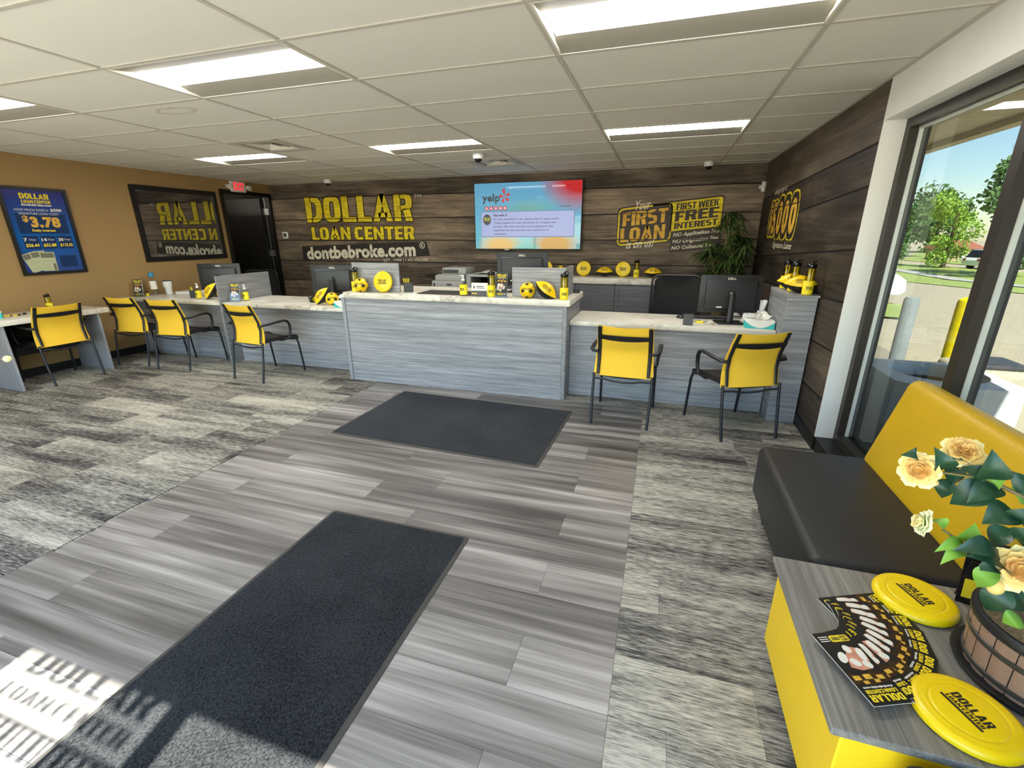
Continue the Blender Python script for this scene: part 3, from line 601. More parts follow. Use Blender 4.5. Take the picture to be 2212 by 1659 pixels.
b = B(); rect(b, (.0088, -.225, -.02), Yv, Z, .47, .215)
for k in range(3): rect(b, (.0088, -.222+.163*k, -.19), Yv, Z, .145, .145)
rect(b, (.0088, .07, -.40), Yv, Z, .17, .13)
b.obj('price_box', 'poster_navy', t_)
PT('print_yellow', 'DOLLAR', -.135, .355, .27, .06, .05); PT('print_yellow', 'LOAN CENTER', -.13, .31, .27, .034, .04); PT('print_yellow', 'Daily Interest', -.11, -.005, .22, .033, .04)
for k, s in enumerate(('$26.44', '$52.88', '$113.32')): PT('print_yellow', s, -.212+.163*k, -.17, .125, .04, .04, .1)
PT('print_white', 'dontbebroke.com', -.14, .28, .28, .026, .04); PT('print_white', 'HOW MUCH DOES A', -.215, .225, .31, .024, 0); PT('print_white', '$500', .115, .222, .11, .036, .04); PT('print_white', 'SIGNATURE LOAN COST?', -.185, .185, .37, .024, 0)
for k, s in enumerate(('7', '14', '30')): PT('print_white', s, -.215+.163*k, -.105, .03+.02*(k > 0), .036, .04); PT('print_white', 'Days', -.165+.163*k+.012*(k > 0), -.102, .06, .026, 0)
PT('print_gold', '$', -.17, .10, .055, .075, .04); PT('print_gold', '3.78', -.105, .045, .285, .12, .055)
for k, (cy, cz, a_) in enumerate([(-.20, -.33, .30), (-.135, -.315, .12), (-.06, -.325, -.03)]):
    b = B(); u2 = Vector((0, math.cos(a_), math.sin(a_))); v2 = Vector((0, -math.sin(a_), math.cos(a_))); o_ = Vector((.0092+.0008*k, cy, cz)); pl(b, [(-.06, -.115), (.085, -.115), (.085, .1), (-.06, .1)], o_, u2, v2); q = b.obj('banknote', 'bills', t_)
    for pp in ([(-.05, .035), (.075, .035), (.075, .09), (-.05, .09)], [(.05, -.11), (.075, -.11), (.075, -.03), (.05, -.03)]): b = B(); pl(b, pp, o_+Vector((.0003, 0, 0)), u2, v2); b.obj('border', 'bills_dark', q)
# ------------------------------------------------------------------ counters and desks
ZC, ZD, ZR = .985, .775, .765
def cabinet(name, label, parts, loc=(0, 0, 0)):
    t_ = thing(name, label, 'counter', loc)
    for nm_, mat, bx in parts: B().box(*bx, .002, 1).obj(nm_, mat, t_)
    return t_
def top(name, label, bx, mat='marble'):
    return tag(B().box(*bx, .004, 2).obj(name, mat, None, 30), label, 'worktop')
# tall middle counter
cabinet('reception_counter', 'tall grey reception counter in the middle, behind the front mat', [
    ('front_panel', 'lam_x', (-.17, 2.215, 2.062, 2.085, .0, .925)), ('end_panel', 'lam_z', (-.21, -.171, 2.05, 2.78, .0, .925)), ('end_panel', 'lam_y', (2.216, 2.256, 2.05, 2.78, .0, .925)),
    ('inner_shelf', 'lam_dark', (-.17, 2.215, 2.085, 2.60, .70, .724))])
top('counter_top', 'white marble top of the tall reception counter', (-.165, 2.285, 2.03, 2.785, .925, ZC))
tag(B().box(-.125, .445, 2.175, 2.195, ZC, 1.282, .002, 1).obj('privacy_screen', 'lam_x'), 'grey privacy screen on the tall counter behind the frisbee and pen cup', 'screen')
t_ = thing('privacy_screen', 'grey box shaped privacy screen at the right end of the tall counter', 'screen', (0, 0, 0))
B().box(1.69, 2.215, 2.165, 2.185, ZC, 1.262, .002, 1).obj('front_board', 'lam_x', t_); B().box(2.195, 2.215, 2.186, 2.55, ZC, 1.262, .002, 1).obj('side_board', 'lam_y', t_)
# left desks and their divider
cabinet('desk_divider', 'grey upright divider board between the two left desks', [('board', 'lam_y', (-2.118, -2.092, 2.185, 3.0, 0, 1.095))])
cabinet('office_desk', 'grey desk front between the divider board and the tall counter', [('front_panel', 'lam_x', (-2.09, -.212, 2.36, 2.38, 0, .735)), ('support_panel', 'lam_y', (-1.1, -1.08, 2.381, 2.9, 0, .735))])
cabinet('office_desk', 'grey desk front under the leftmost long desk by the brown wall', [('front_panel', 'lam_x', (XL+.014, -2.12, 2.36, 2.38, 0, .735)), ('support_panel', 'lam_y', (-3.0, -2.98, 2.381, 2.9, 0, .735))])
top('worktop', 'white marble desk top between the divider and the tall counter', (-2.09, -.212, 2.215, 2.98, .735, ZD))
top('worktop', 'white marble desk top running from the brown wall to the divider', (XL+.001, -2.12, 2.215, 3.0, .735, ZD))
# right desk
cabinet('office_desk', 'grey desk front behind the two right yellow chairs', [('front_panel', 'lam_x', (2.258, 4.03, 2.27, 2.29, 0, .725)), ('support_panel', 'lam_y', (2.30, 2.32, 2.291, 2.8, 0, .725))])
top('worktop', 'white marble desk top on the right under the dark monitor', (2.258, 4.035, 2.205, 2.87, .725, ZR))
t_ = cabinet('end_pedestal', 'tall grey end pedestal against the right plank wall', [('front_panel', 'lam_x', (4.04, XR-.014, 2.06, 2.08, 0, 1.07)), ('side_panel', 'lam_y', (4.04, 4.06, 2.081, 2.68, 0, 1.07)), ('top_panel', 'lam_x', (4.038, XR-.001, 2.058, 2.685, 1.071, 1.09))])
# back cabinet with four doors
t_ = thing('storage_cabinet', 'dark grey storage cabinet under the row of yellow footballs', 'cabinet', (0, 0, 0))
B().box(.75, 3.03, 4.62, YB-.014, .0, .885).obj('carcass', 'lam_dark', t_)
for i, x in enumerate((.76, 1.33, 1.895, 2.46)):
    dr = B().box(x, x+.555, 4.60, 4.619, .03, .88, .002, 1).obj('door', 'lam_dark', t_)
    hx = x+.05; B().tube([(hx, 4.60, .80), (hx, 4.575, .80), (hx, 4.575, .70), (hx, 4.60, .70)], .005, 8).obj('handle', 'steel', dr, 40); B().cyl((hx, 4.602, .64), (hx, 4.596, .64), .009, 10).obj('lock', 'slot', dr)
top('cabinet_top', 'white marble top of the back cabinet by the television', (.73, 3.05, 4.57, YB-.001, .885, .965))
# small writing desk at the left wall
t_ = cabinet('writing_desk', 'small desk with marble top at the brown wall under the poster', [
    ('end_panel', 'lam_z', (XL+.014, -3.275, .665, .69, 0, .695)), ('end_panel', 'lam_z', (XL+.014, -3.30, 1.545, 1.57, 0, .695)), ('back_board', 'black', (XL+.10, XL+.12, .691, 1.544, .28, .695))])
B().box(XL+.001, -3.25, .53, 1.655, .695, .75, .004, 2).obj('desk_top', 'marble', t_, 30)

# ------------------------------------------------------------------ yellow mesh guest chairs
def guest_chair():
    t_ = thing('guest_chair', '', 'chair')
    for s in (-1, 1):
        B().tube([(s*.232, -.285, 0), (s*.236, -.262, .13), (s*.238, -.25, .2), (s*.238, -.215, .44)], .0115, 10).obj('leg', 'black_metal', t_, 60)
        B().tube([(s*.246, .285, 0), (s*.242, .25, .36), (s*.240, .225, .415), (s*.238, .17, .432), (s*.236, .05, .425)], .0115, 10).obj('leg', 'black_metal', t_, 60)
        B().tube([(s*.205, -.214, .43), (s*.205, -.19, .56), (s*.204, -.20, .66), (s*.202, -.235, .76), (s*.199, -.275, .85)], [.013, .015, .016, .017, .016], 8, flat=.55, ref=(0, 1, 0)).obj('back_upright', 'black', t_, 60)
        q = B(); q.tube([(s*.212, -.208, .625), (s*.25, -.205, .63), (s*.272, -.17, .635), (s*.276, -.06, .645), (s*.274, .06, .65), (s*.270, .115, .635), (s*.264, .145, .595), (s*.258, .152, .53), (s*.252, .14, .46), (s*.245, .12, .435)], [.016, .018, .018, .019, .02, .018, .016, .015, .014, .013], 8, flat=.75); q.obj('armrest', 'black', t_, 60)
    q = B(); q.tube([(-.236, -.222, .395), (-.15, -.222, .393), (-.08, -.20, .372), (0, -.195, .366), (.08, -.20, .372), (.15, -.222, .393), (.236, -.222, .395)], .009, 8); q.tube([(-.236, .05, .42), (.236, .05, .42)], .009, 8); q.obj('seat_rail', 'black_metal', t_, 60)
    def seat(i, j):
        x = (i-.5)*2; y = -.182+.457*j; wd = .225-.03*max(0, .25-j)**2*12
        return (x*wd, y, .447+.018*abs(x)**3-.035*max(0, j-.8)**2*25*.6+.012*math.cos(j*2.4)-.045*max(0, .12-j)*3)
    B().sheet(seat, 12, 12, .045, (0, 0, -1)).obj('seat', 'black_seat', t_, 50)
    def back(i, j):
        x = (i-.5)*2; z = .425+.425*j; wd = .245-.028*j
        yb = -.185+(-.012*math.sin(min(1, j/.55)*PI*.9) if False else 0)
        yy = -.196-.003*math.cos(j*3)+.020*math.sin(min(1, j*1.5)*PI)-.082*max(0, j-.45)**1.5*2.2
        return (x*wd, yy+.002-.022*(1-x*x), z+.012*(x*x)*(1 if j > .5 else -.3)-.004)
    B().sheet(back, 12, 14, .006, (0, 1, 0)).obj('backrest', 'yellow_mesh', t_, 60)
    q = B(); q.sheet(lambda i, j: ((i-.5)*.40, -.242-.022*(1-(2*i-1)**2)*.9-.018*j, .745+.034*j-.012*(1-(2*i-1)**2)*(1-j)), 10, 2, .012, (0, -1, 0)); q.obj('back_rail', 'black', t_, 50)
    return t_
gc = 'yellow mesh guest chairs'
CH = [(2.835, 1.835, math.radians(-2.5), 'yellow mesh chair seen square from behind, left of the two at the right desk'), (3.712, 1.845, math.radians(25), 'yellow mesh chair turned askew beside the right end pedestal'),
      (-3.425, 1.13, math.radians(88), 'yellow mesh chair at the small desk below the poster'), (-3.24, 2.02, math.radians(6), 'yellow mesh chair nearest the brown wall, first of the left desk row'),
      (-2.545, 2.015, math.radians(6), 'yellow mesh chair just left of the divider board'), (-1.235, 1.93, math.radians(-6), 'yellow mesh chair between the divider board and the tall counter')]
g0_ = guest_chair()
for i, (x, y, a_, lb) in enumerate(CH):
    if i == 0: g0_.location = (x, y, .002); g0_.rotation_euler = (0, 0, a_); tag(g0_, lb, 'chair', gc)
    else: dup(g0_, (x, y, .002), a_, lb, gc)

# ------------------------------------------------------------------ office chairs
def office_chair():
    t_ = thing('office_chair', '', 'chair')
    q = B(); q.sheet(lambda i, j: (( i-.5)*2*(.255-.02*j)*(1-.0*j), .20+.05*(1-(2*i-1)**2)+.03*math.sin(j*2.5)-.04*j, .56+.55*j-.045*abs(2*i-1)**6*(1 if j > .8 else 0)-(0 if j < .99 else 0)), 12, 12, .012, (0, 1, 0)); q.obj('backrest', 'office_mesh', t_, 60)
    q = B(); pr = rrect(-.262, .262, .55, 1.12, .075, 5); q.tube([(x, .205+.045*(1-(x/.262)**2)-.04*(z-.56)/.55+.03*math.sin((z-.56)/.55*2.5), z) for x, z in pr], .013, 8, True); q.obj('back_frame', 'black', t_, 60)
    B().box(-.25, .25, -.26, .22, .44, .51, .03, 3).obj('seat', 'black_seat', t_, 40)
    B().tube([(0, .29, .75), (0, .30, .55), (0, .2, .42), (0, .05, .42)], .025, 8).obj('back_spine', 'black', t_, 60)
    B().lathe([(.03, .1), (.03, .28), (.022, .29), (.022, .44)], 14).obj('gas_lift', 'black_metal', t_, 40)
    for k in range(5):
        a_ = 2*PI*k/5+.3; c, s = math.cos(a_), math.sin(a_); l_ = B().tube([(0, 0, .115), (.15*c, .15*s, .10), (.3*c, .3*s, .075)], [.028, .022, .015], 8).obj('base_arm', 'black', t_, 60)
        B().cyl((.3*c-.02*s, .3*s+.02*c, .03), (.3*c+.02*s, .3*s-.02*c, .03), .03, 14).obj('caster', 'black', l_, 40)
    for s in (-1, 1): B().tube([(s*.26, .1, .47), (s*.30, .08, .5), (s*.30, .05, .66)], .014, 8).box(s*.30-.035, s*.30+.035, -.16, .12, .66, .69, .01, 2).obj('armrest', 'black', t_, 50)
    return t_
oc = office_chair(); oc.location = (3.235, 3.17, .0); oc.rotation_euler = (0, 0, 0); tag(oc, 'black mesh office chair behind the right marble desk', 'chair')
o_ = dup(oc, (-3.32, 3.95, .0), .35, 'black office chair showing its top behind the divider board'); o_.scale = (1, 1, .90)

# ------------------------------------------------------------------ mats
def mat_(x0, x1, y0, y1, rotz, label):
    w_, d_ = (x1-x0)/2, (y1-y0)/2; t_ = thing('floor_mat', label, 'mat', ((x0+x1)/2, (y0+y1)/2, .0012), rotz)
    e = .022; q = B()
    o_, i_ = rrect(-w_, w_, -d_, d_, .02), rrect(-w_+e, w_-e, -d_+e, d_-e, .012); n = len(o_)
    q.add([(x, y, 0) for x, y in o_]+[(x, y, .002) for x, y in o_]+[(x, y, .006) for x, y in i_], [(i, (i+1) % n, n+(i+1) % n, n+i) for i in range(n)]+[(n+i, n+(i+1) % n, 2*n+(i+1) % n, 2*n+i) for i in range(n)]); q.obj('rubber_border', 'rubber', t_)
    B().prism(i_, .004, .0085).obj('pile', 'mat_pile', t_); return t_
mat_(.575, 2.375, .69, 1.815, math.radians(-2.2), 'black entrance mat lying crosswise in front of the tall counter')
mat_(1.322, 2.195, -2.6, -.205, 0, 'black entrance mat in the foreground with sunlight on it')

# ------------------------------------------------------------------ bench, table and the second bench
def bench(label, y0, y1):
    t_ = thing('lounge_bench', label, 'bench', (0, (y0+y1)/2, 0)); h_ = (y1-y0)/2
    B().box(3.655, 4.19, -h_, h_, .15, .445, .035, 4).obj('seat', 'black_vinyl', t_, 40)
    B().box(3.70, 4.25, -h_+.03, h_-.03, .06, .16).obj('plinth', 'black', t_)
    for x in (3.74, 4.2):
        for s in (-1, 1): B().lathe([(.022, 0), (.026, .06)], 12, Matrix.Translation((x, s*(h_-.08), .002))).obj('foot', 'black', t_)
    q = B(); q.box(-.065, .065, -h_, h_, 0, .50, .05, 5, Matrix.Translation((4.19, 0, .395)) @ Matrix.Rotation(math.radians(14), 4, 'Y')); q.obj('backrest', 'yellow_vinyl', t_, 50)
    return t_
bench('black bench with yellow backrest under the side window', -.50, .485)
bench('black bench cut off at the bottom right, beyond the magazine table', -2.14, -1.175)
t_ = thing('side_table', 'low yellow sided table with grey wood top between the benches', 'table', (3.95, -.835, 0))
B().box(-.42, .40, -.322, .315, .422, .445, .003, 1).obj('table_top', 'lam_table', t_)
B().box(-.395, .305, -.315, .31, .075, .421, .004, 1).obj('base', 'yellow_base', t_)
for x in (-.34, .26):
    for y in (-.25, .25): B().lathe([(.022, 0), (.026, .075)], 12, Matrix.Translation((x, y, .002))).obj('foot', 'black', t_)
# ------------------------------------------------------------------ promotional goods
def place(proto, lst, cat, group):
    for i, (loc, rot, lb) in enumerate(lst):
        if i == 0: proto.location = loc; proto.rotation_euler = rot if isinstance(rot, tuple) else (0, 0, rot); tag(proto, lb, cat, group)
        else: dup(proto, loc, rot, lb, group)
def water_bottle():
    t_ = thing('water_bottle', '', 'bottle')
    B().lathe([(.034, 0), (.038, .004), (.0385, .105), (.036, .108)], 24).obj('sleeve', 'yellow_label', t_, 40)
    B().lathe([(.034, .108), (.0345, .195), (.030, .208)], 24, cap=False).obj('shell', 'amber_glass', t_, 60)
    for k in range(3): B().cyl((.014*math.cos(k*2.1), .014*math.sin(k*2.1), .109), (.014*math.cos(k*2.1), .014*math.sin(k*2.1), .205), .006, 8).obj('inner_rib', 'yellow_label', t_, 60)
    q = B(); q.lathe([(.034, .204), (.036, .21), (.036, .232), (.030, .238), (.012, .239), (.012, .246), (0, .247)], 24); q.tube([(.03, 0, .232), (.038, 0, .246), (.02, 0, .255), (0, 0, .248)], .005, 8); q.obj('cap', 'black_gloss', t_, 40)
    b_ = B(); dlc(b_, lambda x, y: (.0391*math.cos(-PI/2+(x-.5)*1.15), .0391*math.sin(-PI/2+(x-.5)*1.15), .035+.032*y)); b_.obj('lettering', 'ink', t_); return t_
def soccer_ball():
    t_ = thing('soccer_ball', '', 'ball'); r = .074
    B().sphere((0, 0, r), r, 28, 18).obj('shell', 'yellow', t_, 180)
    ph = (1+5**.5)/2; vs_ = [Vector(v).normalized() for v in [(0, 1, ph), (0, 1, -ph), (0, -1, ph), (0, -1, -ph), (1, ph, 0), (1, -ph, 0), (-1, ph, 0), (-1, -ph, 0), (ph, 0, 1), (ph, 0, -1), (-ph, 0, 1), (-ph, 0, -1)]]
    q = B(); rr = r*1.006; v = [(0, 0, rr)]
    for rg in (.2, .34):
        for k in range(5): v.append((rr*math.sin(rg)*math.cos(2*PI*k/5), rr*math.sin(rg)*math.sin(2*PI*k/5), rr*math.cos(rg)))
    q.add(v, [(0, 1+k, 1+(k+1) % 5) for k in range(5)]+[(1+k, 6+k, 6+(k+1) % 5, 1+(k+1) % 5) for k in range(5)])
    p0 = q.obj('pentagon', 'ink', t_)
    for i, d_ in enumerate(vs_):
        o = p0 if i == 0 else p0.copy()
        if i: COL.objects.link(o)
        o.parent = t_; o.location = (0, 0, r); o.rotation_euler = d_.to_track_quat('Z', 'Y').to_euler()
    def mp(x, y):
        a_ = -PI/2+(x-.5)*.95; e = .22+(y-.5)*.36; return (rr*math.cos(e)*math.cos(a_), rr*math.cos(e)*math.sin(a_), r+rr*math.sin(e))
    b_ = B(); dlc(b_, mp); b_.obj('lettering', 'ink_soft', t_); return t_
def football():
    """long axis along x, yellow half above, centre at the origin"""
    t_ = thing('football', '', 'ball'); L_, r = .122, .070
    def pf(s): return r*(1-abs(s)**1.9)**.95
    for nm_, mt, a0 in (('upper_half', 'yellow', 0), ('lower_half', 'black', PI)):
        v = []; f = []; nx, na = 22, 14
        for i in range(nx+1):
            s = -1+2*i/nx; rr = max(pf(s), .0005)
            for j in range(na+1): a_ = a0+PI*j/na; v.append((L_*s, rr*math.cos(a_), rr*math.sin(a_)))
        for i in range(nx):
            for j in range(na): f.append((i*(na+1)+j, (i+1)*(na+1)+j, (i+1)*(na+1)+j+1, i*(na+1)+j+1))
        B().add(v, f).obj(nm_, mt, t_, 180)
    def mp(x, y):
        s = (x-.5)*.75; a_ = PI+(-.75+(-y+.5)*.75) if False else -PI+(-(-.35-(y)*.75)) ; rr = pf(s)*1.012; a_ = PI-(.25+.7*y)
        return (L_*s, rr*math.cos(a_), rr*math.sin(a_))
    b_ = B(); dlc(b_, mp); b_.obj('lettering', 'ink_soft', t_); return t_
def frisbee(ink='ink'):
    """flat on the table, printed face up, diameter .214"""
    t_ = thing('frisbee', '', 'frisbee'); R_ = .107
    B().lathe([(.100, 0), (.107, .004), (.108, .012), (.103, .021), (.092, .0255), (.086, .0250), (.083, .0262), (.075, .0268), (.072, .0255), (.0715, .0262), (.067, .0272), (0, .0275)], 40).obj('disc', 'yellow_disc', t_, 50)
    b_ = B(); dlc(b_, lambda x, y: ((x-.5)*.088, (y-.5)*.046, .0279)); b_.obj('lettering', ink, t_); return t_
def pump_bottle():
    t_ = thing('sanitizer_bottle', '', 'bottle')
    B().lathe([(.034, 0), (.038, .005), (.038, .118), (.032, .130), (.018, .142), (.016, .147)], 22, Matrix.Diagonal((1.08, .82, 1, 1))).obj('body', 'clear', t_, 50)
    B().lathe([(.0386, .012), (.0386, .108)], 22, Matrix.Diagonal((1.08, .82, 1, 1)), cap=False).obj('label', 'yellow_label', t_, 180)
    q = B(); q.lathe([(.018, .145), (.018, .162), (.008, .165), (.007, .188), (.012, .19), (.012, .2), (0, .201)], 16); q.tube([(0, 0, .195), (-.025, 0, .196), (-.036, 0, .19)], [.006, .005, .004], 8); q.obj('pump', 'white', t_, 40)
    b_ = B(); dlc(b_, lambda x, y: (.042*math.cos(-PI/2+(x-.5)*1.1), .0325*math.sin(-PI/2+(x-.5)*1.1), .045+.034*y)); b_.obj('lettering', 'ink', t_); return t_
def flyer_art(t_, w_, h_, O, u, v, n, simple=False):
    """printed face of the promotional brochure as child prints of t_"""
    O = Vector(O); u = Vector(u); v = Vector(v); n = Vector(n)*.0004
    def at(x, y, k=1): return O+u*x+v*y+n*k
    b_ = B(); rect(b_, at(0, 0), u, v, w_, h_); b_.obj('cover', 'print_black', t_)
    b_ = B(); pl(b_, [(0, .62*h_), (w_*.3, .57*h_), (w_*.62, .63*h_), (w_, .58*h_), (w_, .72*h_), (w_*.55, .76*h_), (0, .72*h_)], at(0, 0, 1), u, v); b_.obj('photo_print', 'print_brown', t_)
    b_ = B()
    for x, y, s in ((.12, .64, .17), (.42, .62, .2), (.72, .63, .18), (.3, .69, .13), (.6, .7, .13)): rect(b_, at(x*w_, y*h_, 2), u, v, s*w_, s*.32*h_)
    b_.obj('photo_print', 'print_gold', t_)
    b_ = B(); pl(b_, [(.05*w_, .28*h_), (.36*w_, .23*h_), (.60*w_, .36*h_), (.72*w_, .52*h_), (.50*w_, .57*h_), (.20*w_, .56*h_), (.08*w_, .42*h_)], at(0, 0, 2), u, v); b_.obj('photo_print', 'skin_print', t_)
    b_ = B()
    for cx, cy, rx, ry, a_ in ((.17, .36, .10, .10, .3), (.24, .50, .11, .055, -.2), (.50, .46, .12, .06, -.2), (.72, .38, .13, .08, .4), (.42, .27, .10, .06, 0)): pl(b_, [(cx*w_+rx*w_*math.cos(q), cy*h_+ry*h_*math.sin(q+a_)) for q in [2*PI*k/12 for k in range(12)]], at(0, 0, 3), u, v)
    b_.obj('photo_print', 'print_white', t_)
    b_ = B(); text(b_, 'DOLLAR', at(.08*w_, .875*h_, 3), u, v, .84*w_, .085*h_, .05); text(b_, 'LOAN CENTER', at(.10*w_, .815*h_, 3), u, v, .80*w_, .045*h_, .04); b_.obj('lettering', 'print_yellow', t_); b_ = B(); pl(b_, rrect(.1*w_, .62*w_, .055*h_, .155*h_, .05*w_, 3), at(0, 0, 2), u, v); b_.obj('print_panel', 'print_yellow', t_)
    b_ = B(); text(b_, 'dontbebroke.com', at(.12*w_, .775*h_, 3), u, v, .76*w_, .03*h_, .04)
    for k in range(3): rect(b_, at(.66*w_, (.065+.032*k)*h_, 3), u, v, .26*w_, .014*h_)
    b_.obj('lettering', 'print_white', t_)
    b_ = B(); text(b_, 'FIRST', at(.13*w_, .11*h_, 3), u, v, .2*w_, .035*h_, .05); text(b_, 'LOAN', at(.13*w_, .068*h_, 3), u, v, .2*w_, .035*h_, .05); text(b_, 'FREE', at(.36*w_, .08*h_, 3), u, v, .22*w_, .05*h_, .06); b_.obj('lettering', 'ink', t_)
def brochure_holder():
    t_ = thing('brochure_holder', '', 'holder'); tl = math.radians(10); u = X; v = Vector((0, math.sin(tl), math.cos(tl))); n = u.cross(v)
    q = B(); M_ = Matrix((( 1, 0, 0, 0), (0, -n.y*-1*-1, v.y, 0), (0, n.z*-1*-1*-1, v.z, 0), (0, 0, 0, 1)))
    Mx = Matrix.Rotation(-tl, 4, 'X')
    q.box(-.056, .056, .004, .008, 0, .235, 0, 2, Mx); q.box(-.056, .056, -.026, -.023, 0, .10, 0, 2, Mx); q.box(-.058, -.056, -.026, .008, 0, .13, 0, 2, Mx); q.box(.056, .058, -.026, .008, 0, .13, 0, 2, Mx); q.box(-.056, .056, -.03, .05, 0, .003)
    q.obj('acrylic_pocket', 'clear', t_)
    c = B().box(-.052, .052, -.010, .003, .006, .226, 0, 2, Mx).obj('brochure', 'print_white', t_)
    flyer_art(c, .104, .219, Mx @ Vector((-.052, -.0108, .007)), u, Mx.to_3x3() @ Z, Mx.to_3x3() @ -Yv); return t_
def tissue_box():
    t_ = thing('tissue_box', '', 'tissue box')
    B().box(-.115, .115, -.058, .058, 0, .072, .002, 1).obj('carton', 'paper', t_)
    q = B()
    for s in (-1, 1):
        pts = [(-.1152, .004), (.1152, .004), (.1152, .06)]+[(.1152-.2304*k/12, .06-.05*math.sin(PI*k/12)) for k in range(1, 12)]+[(-.1152, .06)]
        q.poly([(s*x, -s*.0585, z) for x, z in pts]); q.poly([(s*.1155, y, z) for y, z in ((-.058*s, .004), (.058*s, .004), (.058*s, .06), (-.058*s, .06))])
    q.obj('wave_print', 'teal', t_)
    rg = random.Random(5); q = B()
    def tis(i, j):
        a_ = (i-.5)*2; return (a_*(.03+.07*j)+.01*math.sin(j*7+i*5), .028*math.sin(i*9+j*3)*(.4+j)+.012*math.sin(i*23), .07+.075*j*(1-.35*abs(a_)**2)+.012*math.sin(i*17+2)*j)
    q.sheet(tis, 18, 6, .002, (0, 1, 0)); q.obj('tissue', 'paper', t_, 60); return t_
def pen_cup():
    t_ = thing('pen_cup', '', 'cup'); a_ = .042; q = B()
    for s in (-1, 1): q.box(-a_, a_, s*a_-.0015, s*a_+.0015, 0, .10); q.box(s*a_-.0015, s*a_+.0015, -a_, a_, 0, .10)
    q.box(-a_, a_, -a_, a_, 0, .003); q.obj('cup_wall', 'black', t_); 
    B().box(-.0015, .0015, -a_, a_, .01, .095).obj('divider', 'black', t_); return t_
wb, sb, fb, fr0, pb, bh, tb, pc = water_bottle(), soccer_ball(), football(), frisbee(), pump_bottle(), brochure_holder(), tissue_box(), pen_cup()
R_ = math.radians
place(wb, [((-.06, 2.115, ZC), R_(25), 'yellow and black water bottle at the left end of the tall counter'), ((2.222, 2.065, ZC), R_(15), 'yellow and black water bottle at the right end of the tall counter'),
           ((1.50, 2.10, ZC), R_(10), 'yellow water bottle close behind the brochure stand on the tall counter'), ((-.265, 2.70, ZD), R_(30), 'yellow water bottle with black cap beside the left monitor and tall counter'),
           ((2.72, 4.86, .965), 0, 'yellow water bottle standing between frisbee and football on the back cabinet'),
           ((4.12, 2.575, 1.091), R_(-10), 'water bottle farthest back of three on the end pedestal'), ((4.13, 2.34, 1.091), R_(-5), 'water bottle in the middle of three on the end pedestal'), ((4.18, 2.107, 1.091), 0, 'water bottle in front of the footballs on the end pedestal'),
           ((-.80, 2.565, ZD+.0395), (0, R_(-90), R_(11)), 'water bottle lying on its side behind the football on the left desk'), ((-3.72, 1.34, .75), R_(40), 'amber water bottle standing on the small desk below the poster')], 'bottle', 'promotional water bottles'); bpy.data.objects['water_bottle.009'].scale = (.8, .8, .72)
place(sb, [((.045, 2.07, ZC), R_(20), 'yellow and black soccer ball beside the frisbee on the tall counter'), ((1.868, 2.085, ZC), R_(8), 'yellow and black soccer ball beside a football at the right end of the tall counter'),
           ((-.625, 2.42, ZD), R_(38), 'yellow soccer ball leaning on a football beside the tissue box'), ((1.615, 4.86, .965), R_(60), 'yellow soccer ball on the back cabinet, mostly hidden by the grey screen'), ((-2.33, 2.45, ZD), R_(30), 'yellow soccer ball mostly hidden behind the divider board on the left desk')], 'ball', 'promotional soccer balls')
place(fb, [((2.048, 2.075, ZC+.082), (R_(12), R_(38), R_(4)), 'yellow and black football tilted against a soccer ball on the tall counter'), ((-.775, 2.43, ZD+.098), (R_(10), R_(-52), R_(35)), 'yellow and black football propped up beside the soccer ball on the desk'),
           ((-2.50, 2.42, ZD+.105), (R_(10), R_(-55), R_(40)), 'yellow and black football beside the divider board on the leftmost long desk'), ((2.265, 4.86, .965+.071), (R_(8), 0, 0), 'football on the back cabinet between the two frisbees'),
           ((2.95, 4.86, .965+.071), (R_(8), 0, R_(4)), 'football at the right end of the back cabinet'), ((4.12, 2.60, 1.091+.071), (R_(6), 0, R_(-68)), 'rear football of two on the end pedestal') if False else ((4.15, 2.457, 1.091+.071), (R_(14), 0, R_(-6)), 'rear football of two on the end pedestal'),
           ((4.155, 2.225, 1.091+.071), (R_(14), 0, R_(-4)), 'front football of two on the end pedestal, behind a bottle')], 'ball', 'promotional footballs')
fl = R_(78)
place(fr0, [((3.905, -.63, .4455), (0, 0, R_(-68)), 'yellow frisbee lying beside the barrel pot, nearer the black seat'), ((3.84, -1.037, .4455), (0, 0, R_(-66)), 'yellow frisbee lying at the front edge of the side table'),
            ((.285, 2.125, ZC+.109), (R_(80), 0, R_(3)), 'yellow frisbee propped upright against the screen on the tall counter'), ((1.955, 4.88, .965+.109), (R_(80), 0, 0), 'left frisbee of two standing on the back cabinet'), ((2.53, 4.88, .965+.109), (R_(80), 0, 0), 'right frisbee of two standing on the back cabinet'),
            ((1.375, 4.86, .965+.109), (R_(80), 0, R_(10)), 'frisbee on the back cabinet mostly hidden behind the middle monitor')], 'frisbee', 'promotional frisbees')
place(pb, [((1.21, 2.09, ZC), R_(-10), 'yellow labelled pump bottle on the tall counter beside the black pad'), ((-1.955, 2.44, ZD), R_(-10), 'yellow pump bottle beside the brochure stand right of the divider board'), ((-2.70, 2.40, ZD), R_(-10), 'yellow pump bottle between pen cup and football on the leftmost desk')], 'bottle', 'hand sanitizer bottles')
place(bh, [((1.61, 2.075, ZC), R_(5), 'clear stand of brochures near the middle of the tall counter'), ((-2.02, 2.36, ZD), R_(22), 'clear stand of brochures just right of the divider board') if False else ((-2.005, 2.33, ZD), R_(25), 'clear stand of brochures just right of the divider board'), ((-3.74, 2.36, ZD), R_(28), 'clear stand of brochures at the brown wall')], 'holder', 'brochure stands')
